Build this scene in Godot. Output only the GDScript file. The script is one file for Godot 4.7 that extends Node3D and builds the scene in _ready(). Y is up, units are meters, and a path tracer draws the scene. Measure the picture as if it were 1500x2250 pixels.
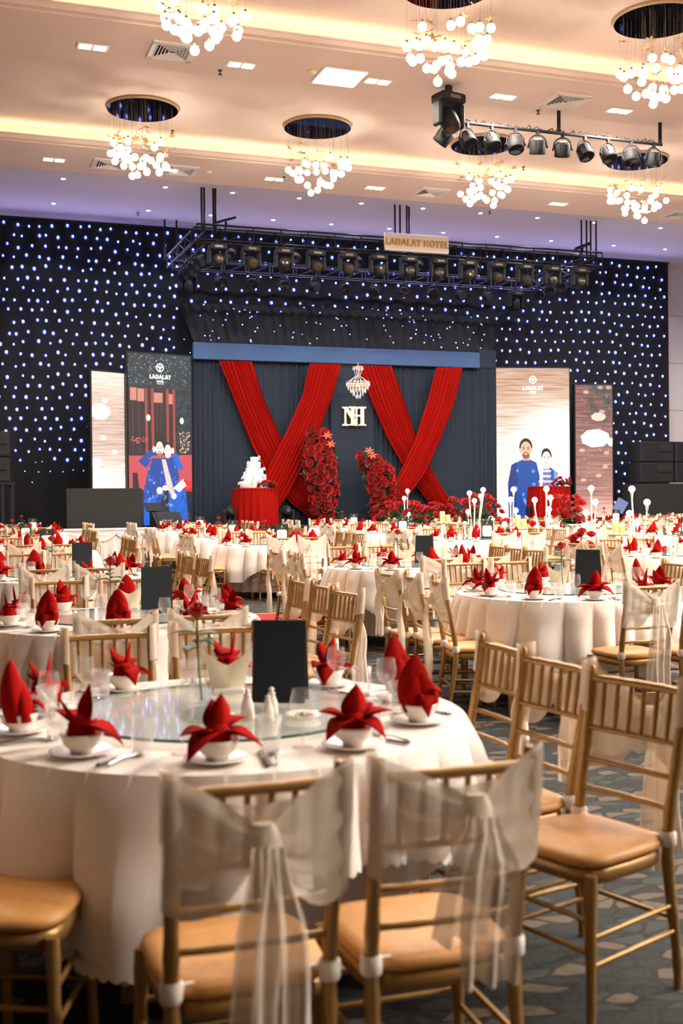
extends Node3D

const ORD := ["first", "second", "third", "fourth", "fifth", "sixth", "seventh", "eighth", "ninth", "tenth", "eleventh", "twelfth", "thirteenth"]
const EYE := 1.52
const CLOTH_R := 0.84
const TOP := 0.76
const SOFFIT := 8.02
const TRAY := 8.32
const STAGE_CEIL := 8.46
const STAGE_Y := 0.75
const DRAPE_Z := -28.3
const WALL_Z := -29.3
var M := {}
var names := {}
var rng := RandomNumberGenerator.new()
var warm := Color(1.0, 0.95, 0.895)

func _ready():
	rng.seed = 11
	# ---------------------------------------------------------------- camera, environment, large lights
	var cam := Camera3D.new()
	cam.name = "camera"
	cam.fov = rad_to_deg(2.0 * atan(1125.0 / 2500.0))
	cam.near = 0.1
	cam.far = 200.0
	cam.transform = Transform3D(Basis(Vector3.UP, -deg_to_rad(19.5)) * Basis(Vector3.RIGHT, -atan(39.0 / 2500.0)) * Basis(Vector3.BACK, -deg_to_rad(0.5)), Vector3(0, EYE, 0))
	var attr := CameraAttributesPhysical.new()
	attr.frustum_focal_length = 12.0 * 2500.0 / 1125.0
	attr.frustum_focus_distance = 13.0
	attr.exposure_aperture = 2.1
	attr.exposure_shutter_speed = 1.0
	attr.exposure_sensitivity = 100.0
	cam.attributes = attr
	add_child(cam)
	var we := WorldEnvironment.new()
	we.name = "world_environment"
	var env := Environment.new()
	env.background_mode = Environment.BG_COLOR
	env.background_color = Color.BLACK
	env.tonemap_mode = Environment.TONE_MAPPER_LINEAR
	env.tonemap_exposure = 1.45
	env.sdfgi_enabled = true
	env.ssao_enabled = true
	env.ssil_enabled = true
	we.environment = env
	add_child(we)
	cove_lights()
	make_materials()
	room()
	ceiling_fittings()
	chandeliers()
	star_curtains()
	stage()
	trusses()
	aisle()
	tables()

func cove_lights():
	# warm LED strips on the ledges of the ceiling trays
	for z in [-21.63, -15.8, -9.97, -4.15, 1.7]:
		area("cove_light", Vector3(9.5, SOFFIT + 0.075, z + 0.10), Vector3(PI / 2, 0, 0), Vector2(26.0, 0.05), Color(1.0, 0.93, 0.78), 2.8)
	# added strip lamp standing for the star lights, tints the stage ceiling
	area("star_fill_light", Vector3(9.6, 7.5, WALL_Z + 0.6), Vector3(0, PI, 0), Vector2(22.0, 0.5), Color(0.74, 0.70, 1.0), 12.0)

# -------------------------------------------------------------------- small helpers
func area(called, pos, rot, size, color, energy):
	var l := AreaLight3D.new()
	l.name = numbered(called)
	l.position = pos
	l.rotation = rot
	l.area_size = size
	l.area_normalize_energy = true
	l.light_color = color
	l.light_energy = energy
	l.area_range = 60.0
	l.shadow_enabled = true
	add_child(l)
	return l

func omni(called, pos, size, color, energy, parent = self):
	var l := OmniLight3D.new()
	l.name = called if parent != self else numbered(called)
	l.position = pos
	l.light_size = size
	l.light_color = color
	l.light_energy = energy
	l.omni_range = 60.0
	l.omni_attenuation = 2.0
	l.shadow_enabled = true
	parent.add_child(l, true)
	return l

func spot(called, pos, dir, half_angle, size, color, energy, parent = self):
	var l := SpotLight3D.new()
	l.name = called if parent != self else numbered(called)
	l.position = pos
	var up = Vector3.FORWARD if absf(dir.normalized().y) > 0.95 else Vector3.UP
	l.basis = Basis.looking_at(dir, up)
	l.spot_angle = half_angle
	l.spot_angle_attenuation = 0.3
	l.spot_range = 60.0
	l.spot_attenuation = 2.0
	l.light_size = size
	l.light_color = color
	l.light_energy = energy
	l.shadow_enabled = true
	parent.add_child(l, true)
	return l

func numbered(n):
	if not names.has(n):
		names[n] = 0
		return n
	names[n] += 1
	return "%s_%03d" % [n, names[n]]

func meta(o, label = "", category = "", group = "", kind = ""):
	if label: o.set_meta("label", label)
	if category: o.set_meta("category", category)
	if group: o.set_meta("group", group)
	if kind: o.set_meta("kind", kind)
	return o

func mi(called, mesh, mat, parent):
	var o := MeshInstance3D.new()
	o.mesh = mesh
	o.material_override = mat
	if parent == self:
		o.name = numbered(called)
		add_child(o)
	else:
		o.name = called
		if parent: parent.add_child(o, true)
	return o

func struct(called, mesh, mat, parent = self):
	var o = mi(called, mesh, mat, parent)
	if parent == self: o.set_meta("kind", "structure")
	return o

func thing(called, label, category, pos = Vector3.ZERO, turn = 0.0, group = ""):
	var o := Node3D.new()
	o.name = numbered(called)
	add_child(o)
	o.position = pos
	o.rotation.y = turn
	return meta(o, label, category, group)

func proto(called):
	var o := Node3D.new()
	o.name = called
	return o

func put(p, called, label, category, pos, turn = 0.0, group = ""):
	var o = p.duplicate()
	o.name = numbered(called)
	add_child(o)
	o.position = pos
	o.rotation.y = turn
	return meta(o, label, category, group)

func begin():
	var s := SurfaceTool.new()
	s.begin(Mesh.PRIMITIVE_TRIANGLES)
	return s

func done(s):
	s.generate_normals()
	s.index()
	return s.commit()

func quad(s, a, b, c, d):
	s.add_vertex(a); s.add_vertex(b); s.add_vertex(c)
	s.add_vertex(a); s.add_vertex(c); s.add_vertex(d)

func quv(s, a, b, c, d):
	# quad seen from the front: a bottom left, b top left, c top right, d bottom right
	var p = [a, b, c, a, c, d]
	var u = [Vector2(0, 1), Vector2(0, 0), Vector2(1, 0), Vector2(0, 1), Vector2(1, 0), Vector2(1, 1)]
	for i in 6:
		s.set_uv(u[i])
		s.add_vertex(p[i])

func box(s, c, size, b = Basis()):
	s.set_smooth_group(-1)
	var h = size / 2.0
	var p = []
	for i in 8:
		p.append(c + b * Vector3(h.x if i & 1 else -h.x, h.y if i & 2 else -h.y, h.z if i & 4 else -h.z))
	quad(s, p[4], p[6], p[7], p[5])
	quad(s, p[1], p[3], p[2], p[0])
	quad(s, p[5], p[7], p[3], p[1])
	quad(s, p[0], p[2], p[6], p[4])
	quad(s, p[2], p[3], p[7], p[6])
	quad(s, p[0], p[4], p[5], p[1])

func bevel_box(s, c, size, r, b = Basis()):
	# box with chamfered edges: three nested slabs joined as an octagonal loft along y
	var h = size / 2.0
	var rings = []
	for k in [[-h.y, r], [-h.y + r, 0.0], [h.y - r, 0.0], [h.y, r]]:
		var x = h.x - k[1]
		var z = h.z - k[1]
		var ring = []
		for q in [[x, z - r], [x, -z + r], [x - r, -z], [-x + r, -z], [-x, -z + r], [-x, z - r], [-x + r, z], [x - r, z]]:
			ring.append(c + b * Vector3(q[0], k[0], q[1]))
		rings.append(ring)
	loft(s, rings, true, -1)

func loft(s, rings, caps = true, group = 0):
	s.set_smooth_group(group)
	var n = rings[0].size()
	for i in rings.size() - 1:
		for j in n:
			var k = (j + 1) % n
			quad(s, rings[i][j], rings[i + 1][j], rings[i + 1][k], rings[i][k])
	if caps:
		s.set_smooth_group(-1)
		for j in range(1, n - 1):
			s.add_vertex(rings[0][0]); s.add_vertex(rings[0][j]); s.add_vertex(rings[0][j + 1])
			var t = rings[-1]
			s.add_vertex(t[0]); s.add_vertex(t[j + 1]); s.add_vertex(t[j])

func tube(s, pts, rad, sides = 8, caps = true):
	var rings = []
	var n = Vector3.ZERO
	for i in pts.size():
		var t = (pts[mini(i + 1, pts.size() - 1)] - pts[maxi(i - 1, 0)]).normalized()
		if i == 0:
			n = t.cross(Vector3(0, 0, 1) if absf(t.z) < 0.9 else Vector3(1, 0, 0)).normalized()
		else:
			n = (n - t * n.dot(t)).normalized()
		var b = t.cross(n)
		var r = rad[i] if rad is Array else rad
		var ring = []
		for j in sides:
			var a = TAU * j / sides
			ring.append(pts[i] + (n * cos(a) + b * sin(a)) * r)
		rings.append(ring)
	loft(s, rings, caps)

func lathe(s, prof, sides = 16, c = Vector3.ZERO, caps = false, b = Basis(), group = 0):
	var rings = []
	for p in prof:
		var ring = []
		for j in sides:
			var a = TAU * j / sides
			ring.append(c + b * Vector3(p[0] * cos(a), p[1], -p[0] * sin(a)))
		rings.append(ring)
	loft(s, rings, caps, group)

func sheet(s, nu, nv, f: Callable, uv = false):
	s.set_smooth_group(0)
	var g = []
	for i in nu + 1:
		var col = []
		for j in nv + 1:
			col.append(f.call(float(i) / nu, float(j) / nv))
		g.append(col)
	for i in nu:
		for j in nv:
			var q = [[i, j], [i, j + 1], [i + 1, j + 1], [i, j], [i + 1, j + 1], [i + 1, j]]
			for k in q:
				if uv: s.set_uv(Vector2(float(k[0]) / nu, 1.0 - float(k[1]) / nv))
				s.add_vertex(g[k[0]][k[1]])

func box_mesh(c, size, b = Basis()):
	var s = begin()
	box(s, c, size, b)
	return done(s)

func bevel_mesh(c, size, r):
	var s = begin()
	bevel_box(s, c, size, r)
	return done(s)

func tube_mesh(pts, rad, sides = 8):
	var s = begin()
	tube(s, pts, rad, sides)
	return done(s)

func lathe_mesh(prof, sides = 16, caps = false):
	var s = begin()
	lathe(s, prof, sides, Vector3.ZERO, caps)
	return done(s)

func ball_mesh(r, rings = 8, sides = 12, squash = 1.0):
	var prof = []
	for i in rings + 1:
		var a = -PI / 2 + PI * i / rings
		prof.append([maxf(r * cos(a), 0.0002), r * sin(a) * squash])
	return lathe_mesh(prof, sides)

func mat(color, rough = 0.7, metal = 0.0, extra = {}):
	var m := StandardMaterial3D.new()
	m.albedo_color = color
	m.roughness = rough
	m.metallic = metal
	for k in extra: m.set(k, extra[k])
	return m

func glow(color, energy, albedo = Color(0.8, 0.8, 0.8)):
	return mat(albedo, 0.5, 0.0, {"emission_enabled": true, "emission": color, "emission_energy_multiplier": energy})

func noise_tex(freq, c0, c1, size = 256, kind = FastNoiseLite.TYPE_SIMPLEX_SMOOTH, oct = 4, as_normal = false):
	var n := FastNoiseLite.new()
	n.noise_type = kind
	n.frequency = freq
	n.fractal_octaves = oct
	n.seed = 5
	var t := NoiseTexture2D.new()
	t.noise = n
	t.width = size
	t.height = size
	t.seamless = true
	if as_normal:
		t.as_normal_map = true
		t.bump_strength = 4.0
	else:
		var g := Gradient.new()
		g.set_color(0, c0)
		g.set_color(1, c1)
		t.color_ramp = g
	return t

func clothmat(c0, c1, rough, scale, extra = {}):
	var m = mat(Color.WHITE, rough, 0.0, {"uv1_triplanar": true, "uv1_scale": Vector3.ONE * scale})
	m.albedo_texture = noise_tex(0.05, c0, c1)
	for k in extra: m.set(k, extra[k])
	return m

func make_materials():
	M.gold = clothmat(Color(0.60, 0.46, 0.26), Color(0.70, 0.55, 0.33), 0.36, 3.0, {"metallic": 0.45})
	M.cushion = clothmat(Color(0.78, 0.56, 0.32), Color(0.84, 0.62, 0.36), 0.5, 2.0)
	M.cloth = clothmat(Color(0.91, 0.87, 0.84), Color(0.96, 0.93, 0.90), 0.85, 5.0, {"rim_enabled": true, "rim": 0.15})
	M.organza = mat(Color(0.98, 0.93, 0.86, 0.68), 0.75, 0.0, {"transparency": BaseMaterial3D.TRANSPARENCY_ALPHA, "cull_mode": BaseMaterial3D.CULL_DISABLED})
	M.tie = mat(Color(0.93, 0.90, 0.86), 0.8)
	M.napkin = clothmat(Color(0.55, 0.045, 0.035), Color(0.64, 0.07, 0.05), 0.95, 9.0, {"metallic_specular": 0.2})
	M.china = mat(Color(0.93, 0.90, 0.86), 0.18)
	M.steel = mat(Color(0.75, 0.74, 0.73), 0.22, 1.0)
	M.dark_steel = mat(Color(0.24, 0.24, 0.26), 0.35, 0.5)
	M.glass = mat(Color(1, 1, 1, 0.10), 0.04, 0.0, {"transparency": BaseMaterial3D.TRANSPARENCY_ALPHA, "cull_mode": BaseMaterial3D.CULL_DISABLED})
	M.turntable = mat(Color(0.88, 0.95, 0.91, 0.16), 0.05, 0.0, {"transparency": BaseMaterial3D.TRANSPARENCY_ALPHA})
	M.glass_edge = mat(Color(0.10, 0.36, 0.30), 0.15)
	M.card = clothmat(Color(0.12, 0.155, 0.175), Color(0.135, 0.175, 0.195), 0.85, 6.0)
	M.paper = mat(Color(0.94, 0.88, 0.86), 0.8)
	M.ivory = mat(Color(0.95, 0.89, 0.78), 0.8)
	M.gold_print = mat(Color(0.72, 0.58, 0.30), 0.4, 0.6)
	M.stem = mat(Color(0.30, 0.42, 0.18), 0.6)
	M.leaf = mat(Color(0.13, 0.30, 0.15), 0.55, 0.0, {"backlight_enabled": true, "backlight": Color(0.10, 0.2, 0.06)})
	M.rose = clothmat(Color(0.60, 0.03, 0.03), Color(0.78, 0.06, 0.05), 0.65, 14.0, {"rim_enabled": true, "rim": 0.2})
	M.lily = mat(Color(0.86, 0.36, 0.20), 0.6)
	M.white_flower = mat(Color(0.95, 0.94, 0.92), 0.6)
	M.icing = mat(Color(0.95, 0.94, 0.92), 0.5)
	M.ceiling = clothmat(Color(0.90, 0.82, 0.755), Color(0.92, 0.84, 0.775), 0.9, 0.6)
	M.ceiling_grey = mat(Color(0.86, 0.84, 0.86), 0.9)
	M.wall = mat(Color(0.80, 0.78, 0.79), 0.85)
	M.wall_dark = mat(Color(0.34, 0.25, 0.19), 0.7)  # unseen left and rear walls, tone set dark to hold back bounce light
	M.black = mat(Color(0.05, 0.052, 0.058), 0.6)
	M.rig = mat(Color(0.045, 0.047, 0.055), 0.75)
	M.alu = mat(Color(0.10, 0.10, 0.12), 0.4, 0.5)
	M.panel_black = clothmat(Color(0.10, 0.105, 0.10), Color(0.12, 0.125, 0.12), 0.8, 3.0)
	M.star_cloth = mat(Color(0.018, 0.02, 0.032), 0.9)
	M.navy = clothmat(Color(0.075, 0.12, 0.18), Color(0.09, 0.14, 0.21), 0.85, 2.0)
	M.header = mat(Color(0.22, 0.32, 0.47), 0.85)
	M.velvet = clothmat(Color(0.52, 0.05, 0.025), Color(0.60, 0.07, 0.035), 0.95, 5.0, {"metallic_specular": 0.2})
	M.star_core = glow(Color(0.75, 0.86, 1.0), 6.0)
	M.star_blue = glow(Color(0.12, 0.24, 1.0), 3.5)
	M.globe = glow(Color(1.0, 0.92, 0.85), 1.25)
	M.cove = glow(Color(1.0, 0.93, 0.75), 4.0)
	M.lamp = glow(Color(1.0, 0.93, 0.85), 4.0)
	M.panel_lamp = glow(Color(1.0, 0.95, 0.88), 2.5)
	M.cool_lamp = glow(Color(0.80, 0.86, 1.0), 4.0)
	M.mirror = mat(Color(0.10, 0.13, 0.24), 0.04, 1.0)
	M.brass = mat(Color(0.84, 0.72, 0.55), 0.4, 0.5)
	M.crystal = mat(Color(0.93, 0.78, 0.60, 0.85), 0.4, 0.0, {"transparency": BaseMaterial3D.TRANSPARENCY_ALPHA})
	M.crystal_clear = mat(Color(1, 1, 1, 0.35), 0.05, 0.0, {"transparency": BaseMaterial3D.TRANSPARENCY_ALPHA})
	M.wire = mat(Color(0.70, 0.62, 0.54), 0.4, 0.3)
	M.white_metal = mat(Color(0.92, 0.90, 0.87), 0.5)
	M.vent_dark = mat(Color(0.10, 0.10, 0.11), 0.8)
	M.candle = mat(Color(0.93, 0.86, 0.62), 0.5, 0.0, {"subsurf_scatter_enabled": true, "subsurf_scatter_strength": 0.3})
	M.lens = mat(Color(0.12, 0.14, 0.18), 0.06, 0.4)
	M.amber_lens = mat(Color(0.20, 0.15, 0.10), 0.25, 0.2)
	M.red_rug = clothmat(Color(0.55, 0.04, 0.03), Color(0.64, 0.06, 0.05), 0.95, 6.0)
	M.rug_edge = mat(Color(0.80, 0.66, 0.50), 0.9)
	M.lime = mat(Color(0.36, 0.52, 0.12), 0.5)
	M.chilli = mat(Color(0.75, 0.10, 0.05), 0.4)
	M.sign = mat(Color(0.90, 0.86, 0.80), 0.7)
	M.sign_gold = mat(Color(0.80, 0.60, 0.25), 0.4, 0.4)
	M.letter = mat(Color(0.93, 0.88, 0.76), 0.5)
	M.carpet = mat(Color.WHITE, 0.95, 0.0, {"uv1_triplanar": true, "uv1_world_triplanar": true, "uv1_scale": Vector3.ONE / 1.9})
	M.carpet.albedo_texture = carpet_texture()

func carpet_texture():
	# woven loops: wrapped cells with brown outlines, filled beige or teal
	var N = 512
	var gx = 16
	var gy = 26
	var r := RandomNumberGenerator.new()
	r.seed = 3
	var px = PackedFloat32Array()
	var py = PackedFloat32Array()
	var tone = PackedFloat32Array()
	for j in gy:
		for i in gx:
			px.append((i + 0.5 + r.randf_range(-0.42, 0.42)) / gx)
			py.append((j + 0.5 + r.randf_range(-0.42, 0.42)) / gy)
			tone.append(r.randf())
	var beige = Color(0.38, 0.33, 0.275)
	var teal = Color(0.135, 0.165, 0.165)
	var pale = Color(0.20, 0.23, 0.215)
	var brown = Color(0.10, 0.075, 0.06)
	var im := Image.create(N, N, false, Image.FORMAT_RGB8)
	for y in N:
		for x in N:
			var u = float(x) / N + 0.012 * sin(TAU * 3.0 * y / N) + 0.006 * sin(TAU * 11.0 * y / N + 1.0)
			var v = float(y) / N + 0.010 * sin(TAU * 4.0 * x / N)
			var ci = int(floor(u * gx))
			var cj = int(floor(v * gy))
			var d1 = 9.0
			var d2 = 9.0
			var best = 0
			for dj in range(-1, 2):
				for di in range(-1, 2):
					var k = posmod(cj + dj, gy) * gx + posmod(ci + di, gx)
					var ox = px[k] + floorf(float(ci + di) / gx) - u
					var oy = py[k] + floorf(float(cj + dj) / gy) - v
					var d = sqrt(ox * ox * gx * gx * 0.75 + oy * oy * gy * gy)
					if d < d1:
						d2 = d1
						d1 = d
						best = k
					elif d < d2:
						d2 = d
			var edge = d2 - d1
			var t = tone[best]
			var c = beige if t < 0.30 else (pale if t < 0.48 else teal)
			if edge < 0.13: c = brown.lerp(c, 0.15)
			elif absf(edge - 0.42) < 0.05 and t > 0.55: c = brown.lerp(c, 0.3)
			im.set_pixel(x, y, c)
	return ImageTexture.create_from_image(im)

# -------------------------------------------------------------------- room shell
func room():
	struct("floor", box_mesh(Vector3(9.5, -0.1, -10.8), Vector3(27.4, 0.2, 38.0)), M.carpet)
	var rug = struct("red_runner", box_mesh(Vector3(9.6, 0.006, -13.15), Vector3(22.0, 0.012, 1.7)), M.red_rug)
	rug.set_meta("kind", "thing")
	meta(rug, "red carpet runner with a cream border crossing the hall", "runner")
	for z in [-13.93, -12.37]:
		mi("border", box_mesh(Vector3(9.6, 0.008, z), Vector3(22.0, 0.016, 0.035)), M.rug_edge, rug)
	struct("wall_left", box_mesh(Vector3(-4.1, 4.3, -10.8), Vector3(0.2, 8.8, 38.0)), M.wall_dark)
	struct("wall_right", box_mesh(Vector3(23.1, 4.3, -10.8), Vector3(0.2, 8.8, 38.0)), M.wall)
	struct("wall_rear", box_mesh(Vector3(9.5, 4.3, 8.1), Vector3(27.4, 8.8, 0.2)), M.wall_dark)
	var wf = struct("wall_stage", box_mesh(Vector3(9.5, 4.3, -29.7), Vector3(27.4, 8.8, 0.2)), M.wall)
	var y = 0.0
	for h in [1.1, 1.45, 1.45, 1.45, 1.45, 1.45]:
		for x in [20.3, 21.75, 22.95]:
			mi("panel", bevel_mesh(Vector3(x, y + h / 2, -29.585), Vector3(1.43, h - 0.02, 0.03), 0.006), M.wall, wf)
		y += h
	# ceiling: trays between lowered soffits, higher bare ceiling over the stage
	struct("ceiling", box_mesh(Vector3(9.5, TRAY + 0.1, -7.7), Vector3(27.4, 0.2, 31.6)), M.ceiling)
	struct("ceiling", box_mesh(Vector3(9.5, STAGE_CEIL + 0.1, -26.55), Vector3(27.4, 0.2, 6.5)), M.ceiling_grey)
	var bands = [[-23.33, -21.63], [-17.3, -15.8], [-11.5, -9.97], [-5.65, -4.15], [0.2, 1.7], [6.0, 8.0]]
	var n = 0
	for b in bands:
		struct("ceiling", box_mesh(Vector3(9.5, (SOFFIT + TRAY) / 2 + 0.03, (b[0] + b[1]) / 2), Vector3(27.4, TRAY - SOFFIT + 0.06, b[1] - b[0])), M.ceiling)
		if b[1] < 7.0:
			n += 1
			var s = begin()
			# stepped cornice that carries the cove ledge on the tray side
			box(s, Vector3(9.5, SOFFIT + 0.012, b[1] + 0.085), Vector3(27.2, 0.024, 0.17))
			box(s, Vector3(9.5, SOFFIT + 0.042, b[1] + 0.165), Vector3(27.2, 0.085, 0.02))
			box(s, Vector3(9.5, SOFFIT + 0.078, b[1] + 0.185), Vector3(27.2, 0.022, 0.05))
			box(s, Vector3(9.5, SOFFIT - 0.012, b[1] + 0.03), Vector3(27.2, 0.024, 0.06))
			struct("trim_%d" % n, done(s), M.ceiling)
			meta(mi("cove_light_strip", box_mesh(Vector3(9.5, SOFFIT + 0.04, b[1] + 0.10), Vector3(26.4, 0.012, 0.03)), M.cove, self), "warm light strip glowing in the ceiling cove, strip %s" % ["over the stage end tables", "beside the lighting bar", "in the mid hall", "over the rear tables", "at the rear wall"][n - 1], "light strip", "ceiling cove light strips")
			struct("trim_%d" % (n + 20), box_mesh(Vector3(9.5, SOFFIT + 0.03, b[0] - 0.02), Vector3(27.2, 0.06, 0.04)), M.ceiling)

func vent_proto():
	var p = proto("ceiling_vent")
	var s = begin()
	for a in 4:
		var b = Basis(Vector3.UP, PI / 2 * a)
		box(s, b * Vector3(0, -0.012, 0.29), Vector3(0.66, 0.024, 0.07), b)
	mi("frame", done(s), M.white_metal, p)
	mi("duct", box_mesh(Vector3(0, -0.003, 0), Vector3(0.54, 0.006, 0.54)), M.vent_dark, p)
	for k in 5:
		var r = 0.235 - 0.047 * k
		s = begin()
		s.set_smooth_group(-1)
		var rings = []
		for q in [[r, -0.008], [r + 0.022, -0.03], [r + 0.017, -0.034], [r - 0.005, -0.012]]:
			var ring = []
			for c in [[1, 1], [1, -1], [-1, -1], [-1, 1]]: ring.append(Vector3(q[0] * c[0], q[1], q[0] * c[1]))
			rings.append(ring)
		loft(s, rings, false, -1)
		mi("louver", done(s), M.white_metal, p)
	return p

func ceiling_fittings():
	# twin square downlights in the soffits
	var p = proto("twin_downlight")
	mi("frame", bevel_mesh(Vector3(0, -0.006, 0), Vector3(0.46, 0.012, 0.24), 0.004), M.white_metal, p)
	for sx in [-1, 1]:
		mi("lamp", bevel_mesh(Vector3(0.105 * sx, -0.014, 0), Vector3(0.17, 0.012, 0.17), 0.004), M.lamp, p)
	var rows = [[-22.6, "far soffit"], [-16.78, "soffit beside the lighting bar"], [-10.95, "mid-hall soffit"], [-5.1, "rear soffit"], [0.75, "rearmost soffit"]]
	for r in rows:
		for k in range(0 if r[0] < -15 else (2 if r[0] < -8 else 4), 10):
			var x = -0.02 + 2.21 * k
			if r[0] == -22.6 and k == 5: x = 11.2
			var o = put(p, "twin_downlight", "square twin downlight, %s from the outer wall in the %s" % [ORD[k], r[1]], "downlight", Vector3(x, SOFFIT, r[0]), 0, "twin downlights in the " + r[1])
			spot("downlight_beam", Vector3(0, -0.03, 0), Vector3.DOWN, 80.0, 0.1, warm, 32.0 if r[0] > -8 else 11.5, o)
	# one square panel lamp
	var q = thing("panel_light", "large square white panel light in the soffit beside the lighting bar", "panel light", Vector3(5.98, SOFFIT, -16.79))
	mi("frame", bevel_mesh(Vector3(0, -0.008, 0), Vector3(0.74, 0.016, 0.72), 0.005), M.white_metal, q)
	mi("lamp", bevel_mesh(Vector3(0, -0.018, 0), Vector3(0.68, 0.012, 0.66), 0.004), M.panel_lamp, q)
	spot("panel_beam", Vector3(0, -0.04, 0), Vector3.DOWN, 70.0, 0.3, warm, 5.0, q)
	var v = vent_proto()
	for a in [[3.31, -16.58, "beside the crystal chandelier"], [9.9, -16.64, "above the lighting bar"], [10.09, -22.57, "near the hotel sign"], [3.24, -22.57, "over the outer tables"], [4.65, -22.57, "beside the smoke detector"], [16.49, -22.65, "far end of the soffit"]]:
		put(v, "ceiling_vent", "square white louvered air vent in the ceiling, " + a[2], "vent", Vector3(a[0], SOFFIT, a[1]), 0, "ceiling air vents")
	# sprinklers and detectors
	var sp = proto("sprinkler")
	var s = begin()
	lathe(s, [[0.0002, -0.002], [0.035, -0.002], [0.035, -0.012], [0.012, -0.016], [0.010, -0.06], [0.035, -0.063], [0.035, -0.068], [0.0002, -0.068]], 10)
	mi("head", done(s), M.dark_steel, sp)
	for a in [[4.15, SOFFIT, -17.1, "beside the louvered vent"], [6.75, SOFFIT, -22.4, "in the soffit before the stage"], [9.7, SOFFIT, -17.2, "over the lighting bar"], [4.2, TRAY, -21.1, "near the outer mirror-plate chandelier"], [11.6, TRAY, -21.2, "near the chandelier beyond the aisle"], [4.7, STAGE_CEIL, -28.0, "above the star curtain"], [7.0, STAGE_CEIL, -24.6, "above the stage truss"], [12.9, STAGE_CEIL, -25.3, "beyond the hotel sign"]]:
		put(sp, "sprinkler", "small dark sprinkler head %s" % a[3], "sprinkler", Vector3(a[0], a[1], a[2]), 0, "ceiling sprinklers")
	for a in [[5.5, -16.7, "smoke detector beside the square panel light"], [5.2, -22.5, "cream smoke detector in the soffit near the stage"]]:
		var d = thing("smoke_detector", a[2], "detector", Vector3(a[0], SOFFIT, a[1]))
		mi("base", lathe_mesh([[0.0002, 0.0], [0.07, -0.002], [0.07, -0.02], [0.05, -0.04], [0.0002, -0.042]], 14), M.ivory, d)
	# cool round spots in the stage ceiling
	var c = proto("round_spotlight")
	mi("ring", lathe_mesh([[0.055, -0.002], [0.085, -0.002], [0.085, -0.012], [0.055, -0.010]], 14), M.white_metal, c)
	mi("lamp", lathe_mesh([[0.056, -0.004], [0.04, -0.022], [0.0002, -0.026]], 12), M.cool_lamp, c)
	for xi in 11:
		var x = [2.66, 4.9, 6.45, 8.05, 9.6, 11.2, 12.75, 14.34, 16.0, 18.0, 19.7][xi]
		for z in [-25.5, -27.7]:
			var o = put(c, "round_spotlight", "small round cool ceiling spotlight, %s from the outer wall, %s row" % [ORD[xi], "hall-side" if z > -26.0 else "curtain-side"], "spotlight", Vector3(x, STAGE_CEIL, z), 0, "round spotlights over the stage")
			spot("spotlight_beam", Vector3(0, -0.04, 0), Vector3.DOWN, 62.0, 0.05, Color(0.92, 0.92, 1.0), 2.5, o)

func petal_ring(s, base, dir, side, up, length, width, thick, droop = 0.0, n = 6, fold = 0.0, round_tip = false):
	# a pointed leaf or petal with thickness: loft of four-point sections
	var rings = []
	for i in n + 1:
		var t = float(i) / n
		var w = width * (sin(PI * pow(t, 0.75)) * 0.92 + 0.08 * (1.0 - t)) if not round_tip else width * sqrt(maxf(0.0, 1.0 - pow(2.0 * t - 1.0, 4.0)) + 0.01)
		var c = base + dir * length * t + up * (-droop * t * t)
		var f = up * fold * w
		var th = up * thick * (1.0 - 0.7 * t)
		rings.append([c + side * w + f, c + th * 0.5, c - side * w + f, c - th * 0.5])
	loft(s, rings, true)

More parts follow.
